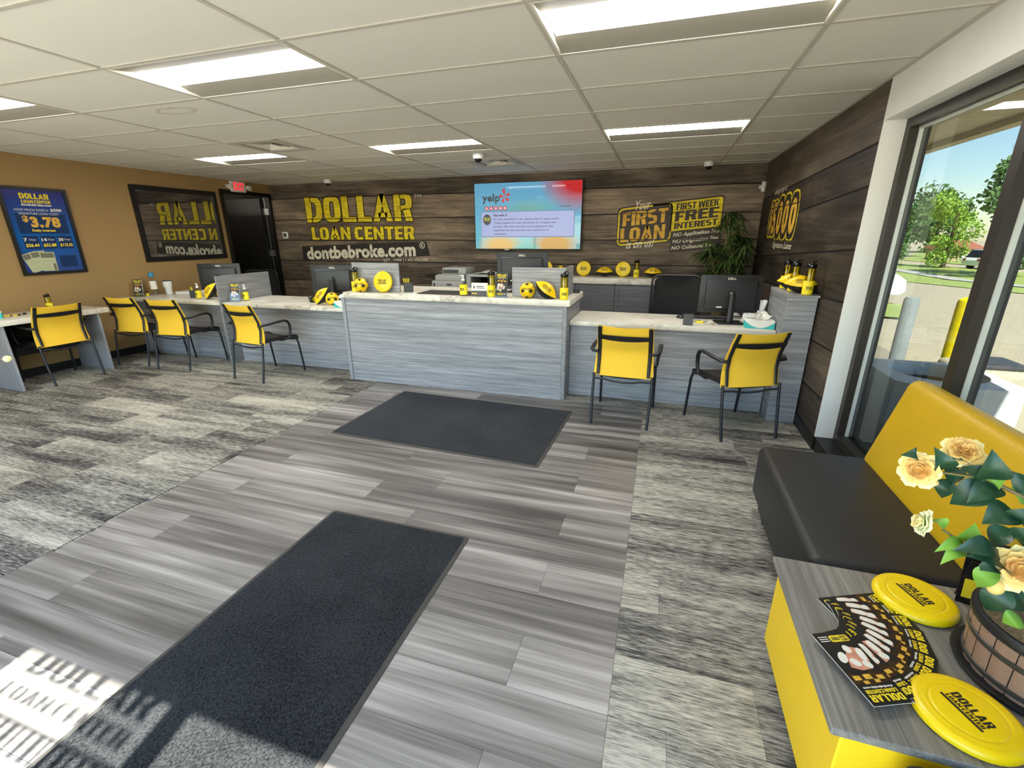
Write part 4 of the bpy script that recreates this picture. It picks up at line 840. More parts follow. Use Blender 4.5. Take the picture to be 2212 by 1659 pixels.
place(tb, [((3.917, 2.325, ZR), R_(-2), 'teal tissue box on the right marble desk'), ((-.35, 2.29, ZD), R_(-4), 'teal tissue box on the left desk against the tall counter'), ((-3.53, .70, .75), R_(60), 'teal tissue box cut off by the left edge on the small desk')], 'tissue box', 'tissue boxes')
place(pc, [((.515, 2.235, ZC), R_(20), 'black pen cup on the tall counter beside the grey screen'), ((-2.86, 2.47, ZD), R_(35), 'black pen cup between the papers and a pump bottle on the left desk')], 'cup', 'pen cups')
def pen():
    t_ = thing('pen', '', 'pen'); B().lathe([(.0008, 0), (.004, .012), (.0042, .10)], 10).obj('barrel', 'yellow', t_, 40); B().lathe([(.0042, .10), (.0042, .135), (.002, .138)], 10).obj('end_cap', 'yellow_label', t_, 40); return t_
p0 = pen()
place(p0, [((.49+.011*k, 2.215+.005*k, ZC+.004), (R_(4-2*k), R_(-6+2*k), 0), ('leftmost', 'second', 'third', 'rightmost')[k]+' yellow pen standing in the black cup on the tall counter') for k in range(4)]+[((-2.87+.012*k, 2.46, ZD+.004), (R_(5), R_(-5+4*k), 0), ('left', 'right')[k]+' yellow pen standing in the black cup on the left desk') for k in range(2)], 'pen', 'yellow pens')
# ------------------------------------------------------------------ devices on the desks
def monitor(low=.095):
    t_ = thing('computer_monitor', '', 'monitor'); w_, h_ = .275, .345
    B().box(-w_, w_, .012, .03, low, low+h_, .006, 2).obj('screen_panel', 'monitor', t_, 40)
    B().box(-w_+.05, w_-.05, -.022, .0125, low+.03, low+h_-.05, .018, 3).obj('back_shell', 'monitor', t_, 40)
    q = B(); q.tube([(0, -.075, .01), (0, -.075, low+.16), (0, -.05, low+.19), (0, -.01, low+.19)], [.03, .026, .024, .024], 10, flat=.6, ref=(0, 1, 0)); q.obj('stand_column', 'black', t_, 50)
    B().box(-.12, .12, -.16, .04, 0, .012, .004, 2).obj('stand_base', 'black', t_, 40)
    b_ = B(); text(b_, 'DELL', (-.036, -.0228+.034, low+h_-.042), X, Z, .072, .02, .03); b_.v = [(x, .0115, z) for x, y, z in b_.v]; b_.obj('lettering', 'print_white', t_)
    b_ = B(); rect(b_, (-.12, -.0224, low+.05), X, Z, .05, .012); b_.obj('port_label', 'paper', t_); return t_
m0 = monitor(.085)
place(m0, [((-.90, 2.82, ZD), R_(18), 'monitor seen from behind, left of the tall counter'), ((-2.70, 2.76, ZD), R_(24), 'monitor seen from behind by the brown wall and door'), ((3.69, 2.57, ZR), R_(9), 'black monitor seen from behind on the right marble desk')], 'monitor', 'computer monitors')
m1 = monitor(.055); m1.location = (1.66, 2.60, ZC); m1.rotation_euler = (0, 0, R_(3)); tag(m1, 'monitor seen from behind below the television on the tall counter', 'monitor', 'computer monitors')
# right desk smalls
t_ = thing('keyboard', 'black keyboard on the right marble desk behind the grey card box', 'keyboard', (3.50, 2.73, ZR), R_(4))
B().box(-.21, .21, -.06, .06, 0, .014, .004, 2).obj('tray', 'black', t_, 40)
for r in range(4):
    for c in range(13): q = B().box(-.2+.031*c, -.2+.031*c+.026, -.052+.027*r, -.03+.027*r, .014, .019); kp = q.obj('key', 'grey_dark', t_)
t_ = thing('computer_mouse', 'black computer mouse on the right marble desk', 'mouse', (3.275, 2.67, ZR), R_(-60)); B().sphere((0, 0, .002), .03, 16, 10, (1.7, 1, .9)).obj('shell', 'black', t_, 180); B().box(.01, .03, -.003, .003, .024, .029, .002, 1).obj('wheel', 'grey_dark', t_); 
for v in t_.children[0].data.vertices: v.co.z = max(v.co.z, 0)
t_ = thing('card_box', 'small grey upright card box on the right desk in front of the keyboard', 'box', (3.33, 2.31, ZR), R_(-4)); B().box(-.042, .042, -.02, .02, 0, .10, .002, 1).obj('case', 'grey_dark', t_); B().box(-.040, .040, -.018, .018, .1005, .103).obj('lid', 'black', t_)
t_ = thing('check_scanner', 'white upright document scanner beside the tissue box', 'scanner', (3.925, 2.70, ZR), R_(-8))
B().box(-.085, .085, -.07, .07, 0, .06, .015, 3).obj('base', 'white', t_, 40); B().box(-.08, .075, .0, .02, .05, .20, .006, 2, Matrix.Rotation(R_(-14), 4, 'X')).obj('feed_tray', 'white', t_, 40); B().box(.05, .085, -.03, .03, .05, .215, .01, 2, Matrix.Rotation(R_(12), 4, 'Y') @ Matrix.Translation((-.02, 0, 0))).obj('side_guide', 'white', t_, 40)
B().box(-.05, .03, -.0705, -.069, .03, .036).obj('slot', 'slot', t_)
t_ = thing('card_reader', 'low pale grey card reader with cable left of the scanner', 'reader', (3.785, 2.82, ZR), R_(20)); B().sphere((0, 0, 0), .055, 20, 10, (1.15, 1, .95)).obj('shell', 'grey_plastic', t_, 180)
for v in t_.children[0].data.vertices: v.co.z = max(v.co.z, 0)
B().box(-.03, .03, -.06, -.04, .02, .026).obj('slot', 'slot', t_)
t_ = thing('cable_adapter', 'small beige adapter with cable on the right desk beside the monitor base', 'adapter', (3.44, 2.44, ZR), R_(-15)); B().box(-.035, .035, -.014, .014, 0, .018, .003, 2).obj('plug', 'yellow_label', t_, 40); B().tube([(-.035, 0, .006), (-.08, .02, .003), (-.12, .06, .003), (-.09, .12, .003), (-.02, .14, .003)], .0025, 6).obj('cable', 'black', t_, 60)
t_ = thing('adapter_coil', 'coiled pale cable beside the monitor base on the right desk', 'cable', (3.53, 2.40, ZR+.003)); B().tube([(.035*math.cos(a_*.7)*(1-.01*a_), .02*math.sin(a_*.7), .001*a_) for a_ in range(26)], .003, 6).obj('coil', 'print_white', t_, 60); B().box(.0, .03, -.008, .008, 0, .012).obj('plug', 'print_gold', t_)
# tall counter smalls
t_ = thing('desk_pad', 'flat black pad lying on the tall counter', 'pad', (1.09, 2.27, ZC+.0002)); B().prism(rrect(-.42, .42, -.17, .17, .02), 0, .003).obj('sheet', 'black_seat', t_)
t_ = thing('card_display', 'white upright business card display on the tall counter', 'display', (1.37, 2.10, ZC), R_(4)); Mx = Matrix.Rotation(R_(-8), 4, 'X'); B().box(-.085, .085, 0, .02, 0, .128, .008, 2, Mx).obj('panel', 'white', t_, 40); B().box(-.075, .075, -.022, -.002, 0, .05, .002, 1, Mx).obj('card_pocket', 'grey_dark', t_)
b_ = B(); text(b_, 'DOLLAR', Mx @ Vector((-.066, -.0228, .018)), X, Mx.to_3x3() @ Z, .05, .014, .05); b_.obj('lettering', 'print_yellow', t_)
b_ = B(); rect(b_, Mx @ Vector((-.03, -.0006, .09)), X, Mx.to_3x3() @ Z, .075, .007); rect(b_, Mx @ Vector((-.03, -.0006, .075)), X, Mx.to_3x3() @ Z, .085, .006); rect(b_, Mx @ Vector((-.06, -.0006, .072)), X, Mx.to_3x3() @ Z, .014, .024); b_.obj('small_print', 'print_black', t_)
t_ = thing('card_terminal', 'small black card terminal at the back right end of the tall counter', 'terminal', (2.235, 2.66, ZC), R_(10)); B().box(-.035, .035, -.075, .075, 0, .028, .006, 2).obj('body', 'black', t_, 40); B().box(-.025, .025, .015, .06, .0275, .03).obj('display', 'grey_dark', t_)
# left desk smalls
t_ = thing('drink_bottle', 'clear water bottle with blue cap on the leftmost desk', 'bottle', (-3.715, 2.56, ZD)); B().lathe([(.036, 0), (.04, .01), (.037, .06), (.04, .12), (.038, .2), (.02, .25), (.018, .262)], 22).obj('body', 'clear', t_, 60); B().lathe([(.030, .25), (.032, .255), (.032, .30), (.028, .306), (0, .308)], 18).obj('cap', 'blue_cap', t_, 40); B().lathe([(.0412, .08), (.0412, .19)], 22, cap=False).obj('label', 'print_white', t_, 180)
t_ = thing('tumbler', 'white tumbler with lid and straw on the leftmost desk', 'cup', (-3.63, 2.70, ZD)); B().lathe([(.036, 0), (.04, .004), (.043, .09), (.052, .11), (.054, .175), (.05, .18)], 24).obj('body', 'white', t_, 40); B().lathe([(.052, .178), (.054, .182), (.05, .192), (0, .194)], 24).obj('lid', 'grey_dark', t_, 40); B().cyl((.012, 0, .15), (.022, .004, .27), .0035, 8).obj('straw', 'clear', t_, 60)
B().tube([(-.05, 0, .16), (-.085, 0, .155), (-.088, 0, .11), (-.045, 0, .07)], .008, 8).obj('handle', 'white', t_, 60)
t_ = thing('small_bottle', 'tiny dark capped bottle in front of the blue capped bottle', 'bottle', (-3.735, 2.465, ZD)); B().lathe([(.018, 0), (.02, .004), (.02, .03), (.012, .036)], 16).obj('body', 'yellow_label', t_, 40); B().lathe([(.014, .036), (.014, .058), (0, .06)], 16).obj('cap', 'black', t_, 40)
t_ = thing('paper_stack', 'stack of white papers lying beside the tumbler on the leftmost desk', 'papers', (-3.42, 2.86, ZD), R_(12)); B().box(-.15, .15, -.11, .11, 0, .028, .002, 1).obj('ream', 'paper', t_); B().box(-.145, .15, -.105, .112, .0285, .031, 0, 1, Matrix.Rotation(.05, 4, 'Z')).obj('top_sheet', 'pink', t_); B().box(.10, .16, -.112, -.06, .031, .034).obj('yellow_slip', 'yellow_label', t_)
# small desk smalls
t_ = thing('marker_pen', 'yellow marker lying on the small desk beside the tissue box', 'pen', (-3.55, .90, .75+.008), R_(70)); B().cyl((-.06, 0, 0), (.05, 0, 0), .008, 10).obj('barrel', 'yellow', t_, 40); B().cyl((.05, 0, 0), (.075, 0, 0), .0085, 10).obj('cap', 'black', t_, 40); B().cyl((-.005, 0, 0), (.008, 0, 0), .0083, 10).obj('band', 'black', t_, 40)
t_ = thing('binder_clip', 'small dark clip lying on the small desk behind the yellow chair', 'clip', (-3.58, 1.03, .75)); B().prism([(-.02, 0), (.02, 0), (0, .016)], -.012, .012, Matrix.Rotation(PI/2, 4, 'X')).obj('body', 'black', t_); B().tube([(0, 0, .014), (.012, .006, .03), (-.012, .006, .03), (0, 0, .014)], .0012, 6).obj('wire_arm', 'steel', t_)
# ------------------------------------------------------------------ television
TX, TZ, TW, TH = 1.022, 1.828, 1.705, .985
t_ = thing('television', 'wall television showing a review on a blue and red screen', 'television', (TX, 5.03, TZ))
B().box(-TW/2, TW/2, -.018, .022, -TH/2, TH/2, .003, 1).obj('casing', 'frame_black', t_); B().box(-.3, .3, .022, .05, -.2, .2).obj('wall_bracket', 'black', t_)
ts = NT('screen_picture'); g = ts.n('SeparateXYZ'); ts.l(ts.n('TexCoord').outputs['Object'], g.inputs[0]); gx, gz = g.outputs[0], g.outputs[2]
def blob(cx, cz, rx, rz, k): return ts.math('MINIMUM', 1.0, ts.math('MAXIMUM', 0.0, ts.math('MULTIPLY', k, ts.math('SUBTRACT', 1.0, ts.math('SQRT', ts.math('ADD', ts.math('POWER', ts.math('DIVIDE', ts.math('SUBTRACT', gx, cx), rx), 2.0), ts.math('POWER', ts.math('DIVIDE', ts.math('SUBTRACT', gz, cz), rz), 2.0)))))))
c = ts.ramp(ts.math('MULTIPLY_ADD', gz, 1.0, .5), [(0, lin(120, 206, 218)), (.5, lin(110, 188, 218)), (1, lin(104, 170, 206))])
c = ts.mix(blob(.80, .52, .62, .50, 1.6), c, lin(206, 36, 40)); c = ts.mix(blob(.45, -.42, .42, .26, 1.8), c, lin(200, 146, 36)); c = ts.mix(blob(-.42, -.44, .42, .24, 1.6), c, lin(222, 178, 88)); c = ts.mix(blob(0, -.49, .26, .16, 1.5), c, lin(112, 202, 190)); c = ts.mix(blob(.05, .10, .5, .16, .7), c, lin(132, 188, 140))
ts.l(c, ts.b.inputs['Emission Color']); ts.setb(Base_Color=(.01, .01, .01, 1), Roughness=.05, Emission_Strength=.70)
scn = B().box(-TW/2+.012, TW/2-.012, -.0195, -.0181, -TH/2+.014, TH/2-.012).obj('screen', ts.m, t_)
MT['scr_card'] = emit('screen_card', (168, 180, 226), 0.74); MT['scr_red'] = emit('screen_red', (206, 40, 56), 0.74); MT['scr_white'] = emit('screen_white', (244, 226, 234), 0.74); MT['scr_dark'] = emit('screen_dark', (48, 62, 74), 0.62); MT['scr_yellow'] = emit('screen_yellow', (200, 196, 60), 0.70); MT['scr_shadow'] = emit('screen_card_edge', (92, 112, 160), 0.66)
ys = -.0205
def TV(mt, s, x, z, w_, h_, off=.03, dy=.0006): b_ = B(); text(b_, s, (x, ys-dy, z), X, Z, w_, h_, off); b_.obj('lettering', mt, scn)
b = B(); pl(b, rrect(-.742, .745, -.305, .075, .02), (0, ys+.0002, 0), X, Z); b.obj('card_edge', 'scr_shadow', scn)
b = B(); pl(b, rrect(-.735, .735, -.295, .068, .015), (0, ys-.0002, 0), X, Z); b.obj('quote_card', 'scr_card', scn)
TV('scr_dark', 'yelp', -.715, .185, .29, .145, .03)
for k in range(5):
    a_ = math.radians(100+72*k); c_, s_ = math.cos(a_), math.sin(a_); L_ = .105 if k == 0 else .078; b = B(); cx, cz = -.345, .285
    pl(b, [(cx+.018*c_-.006*s_*-1, cz+.018*s_-.006*c_), (cx+L_*c_+.026*s_, cz+L_*s_-.026*c_), (cx+(L_+.012)*c_, cz+(L_+.012)*s_), (cx+L_*c_-.026*s_, cz+L_*s_+.026*c_), (cx+.018*c_-.006*s_, cz+.018*s_+.006*c_)], (0, ys-.0004, 0), X, Z); b.obj('burst_petal', 'scr_red', scn)
for k in range(5):
    x = -.672+.0755*k; b = B(); pl(b, rrect(x, x+.058, .092, .150, .01), (0, ys-.0004, 0), X, Z); q = b.obj('rating_tile', 'scr_red', scn)
    b = B(); pl(b, [(x+.029+(.024 if j % 2 == 0 else .0105)*math.sin(j*PI/5), .121+(.024 if j % 2 == 0 else .0105)*math.cos(j*PI/5)) for j in range(10)][::-1], (0, ys-.0008, 0), X, Z); b.obj('rating_star', 'scr_white', scn)
TV('screen_ink', 'June 2018', .515, .118, .155, .026, .03); TV('screen_ink', 'Narvelle E.', -.535, .002, .235, .036, .035)
for k, (s, w_) in enumerate((("I'm very thankful for the opportunity to apply online.", 1.05), ('Treana helped me over the phone to complete the', 1.0), ('process. She was very kind and professional. She', .955), ('explained the loan process and guided me to', .89), ('completion.', .225))): TV('screen_ink', s, -.535, -.060-.054*k, w_, .035, .02)
b = B(); pl(b, [(-.64+.067*math.cos(2*PI*k/24), -.045+.080*math.sin(2*PI*k/24)) for k in range(24)], (0, ys-.0004, 0), X, Z); b.obj('avatar', 'scr_dark', scn)
TV('scr_yellow', 'DOLLAR', -.69, -.045, .10, .034, .05, .0009); b = B(); rect(b, (-.69, ys-.0009, -.062), X, Z, .10, .01); b.obj('avatar_band', 'scr_yellow', scn)
b = B(); b.box(-.36, -.28, -.019, -.017, -TH/2-.006, -TH/2+.004); b.obj('maker_badge', 'steel', t_)
# ------------------------------------------------------------------ printers at the back wall
t_ = cabinet('printer_stand', 'low dark cabinet under the grey printer at the back wall', [('carcass', 'lam_dark', (-.55, .715, 4.25, 5.06, 0, .77))])
t_ = thing('printer', 'grey office printer at the back wall behind the tall counter', 'printer', (-.05, 4.58, .771))
B().box(-.25, .27, -.24, .24, 0, .12, .008, 2).obj('paper_drawer', 'grey_plastic', t_, 40); B().box(-.20, .27, -.22, .24, .121, .20, .008, 2).obj('body', 'grey_plastic', t_, 40); B().box(-.10, .29, -.16, .22, .215, .315, .012, 2).obj('feeder', 'grey_plastic', t_, 40); B().box(-.16, .27, -.2, .23, .2005, .214).obj('scan_lid', 'grey_plastic', t_)
B().box(-.08, .17, -.168, -.159, .235, .285).obj('control_panel', 'grey_dark', t_); B().box(-.22, -.20, -.2405, -.239, .03, .09).obj('drawer_grip', 'slot', t_); B().box(.0, .08, -.2408, -.239, .055, .08).obj('drawer_label', 'grey_dark', t_)
B().box(-.42, -.2, -.15, .12, .13, .145, .004, 1, Matrix.Translation((-.2, 0, .14)) @ Matrix.Rotation(R_(14), 4, 'Y') @ Matrix.Translation((.2, 0, -.14))).obj('bypass_tray', 'black', t_)
t_ = thing('paper_sorter', 'grey paper sorter with loose sheets beside the printer', 'sorter', (.46, 4.58, .771))
B().box(-.19, .25, -.22, .24, .19, .225, .004, 1).obj('top_shelf', 'grey_plastic', t_); B().box(-.19, -.12, -.22, .24, 0, .189, .004, 1).obj('side', 'grey_plastic', t_); B().box(.2, .25, -.22, .24, 0, .189, .004, 1).obj('side', 'grey_plastic', t_); B().box(-.119, .199, .2, .23, 0, .189).obj('back_board', 'slot', t_)
B().sheet(lambda i, j: (-.08+.26*i, -.15+.3*j, .227+.035*(1-(2*i-1)**2)*(.6+.4*j)), 8, 3, .003, (0, 0, 1)).obj('sheet', 'paper', t_, 60)
# ------------------------------------------------------------------ palm in the corner
def blade(b_, p, d, L_, w_, droop, nrm=Z, n=5, fold=.25):
    p = Vector(p); d = Vector(d).normalized(); s = d.cross(Vector(nrm)).normalized() if d.cross(Vector(nrm)).length > .05 else X; up_ = s.cross(d)
    prof = [.25, .75, 1.0, .85, .5, .02]; v = []; f = []
    for i in range(n+1):
        t = i/n; c = p+d*(L_*t)-Z*(droop*L_*t*t); ww = w_*prof[int(t*5)]; v += [c-s*ww+up_*ww*fold, c, c+s*ww+up_*ww*fold]
    for i in range(n): a_ = 3*i; f += [(a_, a_+1, a_+4, a_+3), (a_+1, a_+2, a_+5, a_+4)]
    b_.add(v, f)
t_ = thing('potted_palm', 'tall green fan palm in the corner behind the right monitor', 'plant', (3.84, 4.68, 0)); rg = random.Random(21)
B().lathe([(.15, 0), (.16, .01), (.205, .38), (.215, .39), (.215, .42), (.19, .42), (.185, .38)], 28, cap=False).obj('pot', 'black', t_, 40); B().lathe([(0, .385), (.187, .385)], 24).obj('potting_soil', 'soil', t_)
for k in range(60):
    a_ = rg.uniform(0, 2*PI); rr = rg.uniform(.02, .36); z = rg.uniform(.95, 1.55)
    if k < 9: z = rg.uniform(1.55, 1.82); rr = rg.uniform(.02, .16)
    p = Vector((rr*math.cos(a_)*.95, rr*math.sin(a_)*.8, z)); p.x = min(p.x, .22)
    if p.x > .1: p.z = min(p.z, 1.5)
    st = [(.05*math.cos(a_), .05*math.sin(a_), .39), (p.x*.35, p.y*.35, .39+(p.z-.39)*.6), tuple(p)]
    q = B().tube(st, [.006, .005, .003], 6).obj('stalk', 'stem', t_, 60); b_ = B(); hd = rg.uniform(0, 2*PI)
    for j in range(9):
        an = hd+(j-4)*.42; d_ = Vector((math.cos(an), math.sin(an), rg.uniform(-.25, .35))); tip = p+d_*.2
        L_ = rg.uniform(.15, .24)
        if p.y+d_.y*L_ > .32: d_.y = min(d_.y, (.32-p.y)/L_)
        if p.x+d_.x*L_ > .34: d_.x = min(d_.x, (.34-p.x)/L_)
        blade(b_, p, d_, L_, rg.uniform(.013, .02), rg.uniform(.35, 1.0))
    b_.v = [(min(x, .40), min(y, .39), z) for x, y, z in b_.v]; b_.obj('frond', 'palm', q, 60)
# ------------------------------------------------------------------ brochure fan on the side table
def flyer():
    t_ = thing('brochure', '', 'brochure'); B().box(-.052, .052, 0, .212, 0, .0016).obj('pages', 'paper', t_); flyer_art(t_, .104, .212, (-.052, 0, .0017), X, Yv, Z); return t_
f0 = flyer(); names = ['bottom brochure of the fan, farthest from the front table edge', 'second brochure from the far end of the fan', 'third brochure from the far end of the fan', 'fourth brochure from the far end of the fan', 'fifth brochure from the far end, middle of the fan', 'fifth brochure from the near end of the fan', 'fourth brochure from the near end of the fan', 'third brochure from the near end of the fan', 'second brochure from the near end of the fan', 'top brochure of the fan, wholly uncovered at the near end']
angs = [24, 15, 5, -6, -16, -26, -36, -46, -58, -67]; lst = []
for i, a_ in enumerate(angs):
    th = R_(a_); rr = .085+(.006 if i % 2 else 0); lst.append(((3.562+rr*math.cos(th), -.79+rr*math.sin(th), .4453+.0024*i), (0, 0, th-PI/2), names[i]+', on the side table'))
place(f0, lst, 'brochure', 'brochures fanned out on the side table')
# ------------------------------------------------------------------ roses in a barrel pot
def place_leaf(b_, p, q, w_, k):
    p, q = Vector(p), Vector(q); d = q-p; L_ = d.length; d.normalize(); toC = (Vector((3.05, -2.1, 1.55))-p).normalized(); n = (toC+Z*.35+Vector((rg.uniform(-.3, .3), rg.uniform(-.3, .3), 0))); n = (n-d*n.dot(d)).normalized(); s = d.cross(n)
    v = []; f = []; m = 8
    for i in range(m+1):
        t = i/m; ww = w_*.54*math.sin(PI*t**.72)*(1-.12*t); c = p+d*(L_*t)+n*(.02*math.sin(PI*t)-.012*t*t)
        v += [c-s*ww+n*ww*.28, c-s*ww*.5+n*ww*.1, c, c+s*ww*.5+n*ww*.1, c+s*ww+n*ww*.28]
    for i in range(m):
        for j in range(4): a_ = 5*i+j; f.append((a_, a_+1, a_+6, a_+5))
    b_.add(v, f)
def rose(parent, c, axis, r, mats=('petal_out', 'petal_in', 'petal_core'), layers=((1.0, 7, .22), (.86, 6, .45), (.68, 6, .62), (.50, 5, .66), (.33, 4, .62), (.18, 3, .55))):
    c = Vector(c); Q = Vector(axis).normalized().to_track_quat('Z', 'Y').to_matrix(); fl_ = None
    root_ = B().lathe([(.004, -.35*r), (.22*r, -.18*r), (.3*r, 0)], 10, Matrix.Translation(c) @ Q.to_4x4()).obj('calyx', 'leaf_light', parent, 60)
    for li, (k, n, lift) in enumerate(layers):
        mt = mats[0] if li < 1 else mats[1] if li < 3 else mats[2]; b_ = B()
        for j in range(n):
            a0 = 2*PI*j/n+li*.45+rg.uniform(-.1, .1); kk = k*rg.uniform(.92, 1.06)
            def pt(i, q):
                a_ = a0+(i-.5)*(2.45*PI/n); rad = r*kk*(q**.8)*(1-.26*abs(2*i-1)**2.6+.035*math.sin(i*19+a0)); h = r*(lift*.62*q**1.6-.14+.055*li+.05*math.sin(i*7+a0*5)*q)+(r*-.12*max(0, q-.8)*5*(1 if li < 3 else -.5)); return c+Q @ Vector((rad*math.cos(a_), rad*math.sin(a_), h+.012*r*math.sin(a0*3)+ .02*r*(j % 2)))
            b_.sheet(pt, 6, 5)
        b_.obj('petals', mt, root_, 60)
    return root_
LEAVES = [(3.703,-0.816,1.017,3.678,-0.823,1.021,0.04,0),(3.769,-0.813,0.987,3.741,-0.823,1.045,0.06,0),(3.808,-0.798,0.985,3.772,-0.781,1.014,0.05,0),(3.847,-0.842,0.989,3.825,-0.864,1.069,0.075,0),(3.853,-0.826,0.985,3.801,-0.818,1.003,0.05,0),(3.794,-0.775,0.974,3.833,-0.778,0.934,0.055,0),(3.808,-0.792,0.955,3.793,-0.796,0.898,0.05,0),(3.885,-0.81,0.958,3.814,-0.797,0.887,0.085,0),(3.894,-0.811,0.958,3.827,-0.834,0.92,0.07,0),(3.88,-0.815,0.967,3.883,-0.832,0.996,0.04,1),(3.916,-0.808,0.961,3.963,-0.792,0.912,0.06,1),(3.934,-0.824,0.898,3.87,-0.834,0.868,0.085,0),(3.785,-0.863,0.85,3.764,-0.845,0.863,0.035,1),(3.85,-0.84,0.807,3.853,-0.844,0.862,0.06,1),(3.842,-0.85,0.808,3.775,-0.874,0.792,0.04,1),(3.844,-0.857,0.788,3.787,-0.883,0.765,0.04,1),(3.883,-0.872,0.824,3.801,-0.892,0.813,0.06,0),(3.908,-0.885,0.778,3.819,-0.912,0.818,0.075,0),(3.942,-0.831,0.853,3.91,-0.815,0.794,0.065,0),(3.889,-0.905,0.784,3.86,-0.896,0.719,0.055,1),(3.936,-0.866,0.722,3.92,-0.868,0.632,0.075,0),(3.942,-0.885,0.745,3.989,-0.88,0.706,0.06,0),(3.95,-0.92,0.672,3.921,-0.919,0.648,0.05,1),(3.889,-0.89,0.781,3.851,-0.899,0.775,0.05,0),(3.936,-0.842,0.884,3.937,-0.867,0.939,0.07,0),(3.949,-0.854,0.828,3.96,-0.88,0.889,0.08,0),(3.966,-0.865,0.759,3.985,-0.895,0.802,0.08,0),(3.921,-0.811,0.953,3.965,-0.799,0.98,0.07,0)]
PX, PY, PZ = 4.075, -.862, .4455
t_ = thing('potted_rose', 'potted rose with cream and peach flowers in a barrel pot on the side table', 'plant', (PX, PY, PZ)); off = Vector((PX, PY, PZ))
B().lathe([(.13, 0), (.165, .003), (.17, .014), (.16, .016), (.13, .008)], 36, cap=False).obj('saucer', 'black', t_, 40)
for k in range(20):
    a0 = 2*PI*k/20+.008; a1 = 2*PI*(k+1)/20-.008; q = B(); rb, rt_ = .143, .152
    def st(i, j): a_ = a0+(a1-a0)*i; r = rb+(rt_-rb)*j+.003*math.sin(PI*i); return (r*math.cos(a_), r*math.sin(a_), .012+.148*j)
    q.sheet(st, 3, 1); q.obj('stave', 'barrel', t_, 40)
B().lathe([(.141, .012), (.150, .158)], 36, cap=False).obj('liner', 'slot', t_, 60)
for z, h_ in ((.022, .016), (.098, .016)): rr = .1445+.009*(z/.16); B().lathe([(rr+.001, z), (rr+.004, z+.002), (rr+.005, z+h_-.002), (rr+.002, z+h_)], 40, cap=False).obj('hoop', 'barrel_band', t_, 40)
B().lathe([(.15, .150), (.158, .150), (.160, .168), (.155, .176), (.148, .176), (.145, .150)], 40, cap=False).obj('rim', 'black', t_, 40)
B().sheet(lambda i, j: (.146*math.sqrt(j)*math.cos(2*PI*i), .146*math.sqrt(j)*math.sin(2*PI*i), .150+.018*(1-j)+.010*mnoise.noise(Vector((8*math.cos(2*PI*i)*j, 8*math.sin(2*PI*i)*j, 2)))), 40, 12).obj('moss_bed', 'moss', t_, 60)
b_ = B()
for k in range(150):
    a_ = rg.uniform(0, 2*PI); r = .145*math.sqrt(rg.random()); p = Vector((r*math.cos(a_), r*math.sin(a_), .160)); pts = [p]; d = Vector((rg.uniform(-1, 1), rg.uniform(-1, 1), rg.uniform(.1, .8))).normalized()
    for i in range(4): d = (d+Vector((rg.uniform(-.9, .9), rg.uniform(-.9, .9), rg.uniform(-.8, .3)))).normalized(); pts.append(pts[-1]+d*.010)
    b_.tube(pts, .0007, 3)
o = b_.obj('moss_strands', 'moss', t_, 60); o['kind'] = 'stuff'
FL = [((3.716, -.825, .985), (-.45, -.75, .35), .047, 0), ((3.815, -.785, 1.030), (-.25, -.6, .75), .048, 0), ((3.745, -.85, .850), (-.9, .1, .15), .036, 1), ((3.925, -.905, .795), (-.45, -.75, .5), .056, 0)]
stems = [[(.0, .02, .16), (-.05, .03, .36), (-.12, .04, .49), (-.22, .045, .535), (-.31, .042, .537)], [(.02, .02, .16), (.0, .05, .4), (-.10, .07, .53), (-.225, .078, .565)], [(-.03, .0, .16), (-.12, .0, .28), (-.21, .01, .345), (-.285, .015, .392)], [(.01, -.02, .16), (-.03, -.03, .25), (-.11, -.035, .325)], [(.02, -.01, .16), (-.01, .02, .30), (-.03, .05, .44), (-.05, .06, .53)]]
for s in stems: B().tube(s, [.005]*(len(s)-1)+[.003], 6).obj('flower_stem', 'stem', t_, 60)
for c, ax, r, k in FL: rose(t_, Vector(c)-off, ax, r, ('petal_pale', 'petal_pale', 'petal_out') if k else ('petal_out', 'petal_in', 'petal_core'))
B().sphere(Vector((3.892, -.905, .738))-off, .018, 14, 10, (1, 1, 1.2)).obj('rose_bud', 'petal_in', t_, 180); B().sphere(Vector((3.748, -.83, .957))-off, .010, 10, 8, (1.4, 1, 1)).obj('rose_bud', 'petal_in', t_, 180); B().sphere(Vector((3.985, -.85, .895))-off, .016, 12, 8).obj('rose_bud', 'petal_out', t_, 180)
for (ax_, ay, az, bx, by, bz, wd, k) in LEAVES:
    b_ = B(); place_leaf(b_, Vector((ax_, ay, az))-off, Vector((bx, by, bz))-off, wd*.82, k) if False else place_leaf(b_, (ax_, ay, az), (bx, by, bz), wd*.82, k); b_.v = [tuple(Vector(p)-off) for p in b_.v]; b_.obj('leaf', 'leaf_light' if k else 'leaf_dark', t_, 60)
for k in range(8):
    b_ = B(); a_ = rg.uniform(0, 2*PI); p = off+Vector((.05*math.cos(a_), .05*math.sin(a_), rg.uniform(.2, .32))); place_leaf(b_, p, p+Vector((.085*math.cos(a_), .085*math.sin(a_), rg.uniform(-.06, .05))), .055, 0); b_.v = [tuple(Vector(p_)-off) for p_ in b_.v]; b_.obj('leaf', 'leaf_dark', t_, 60)
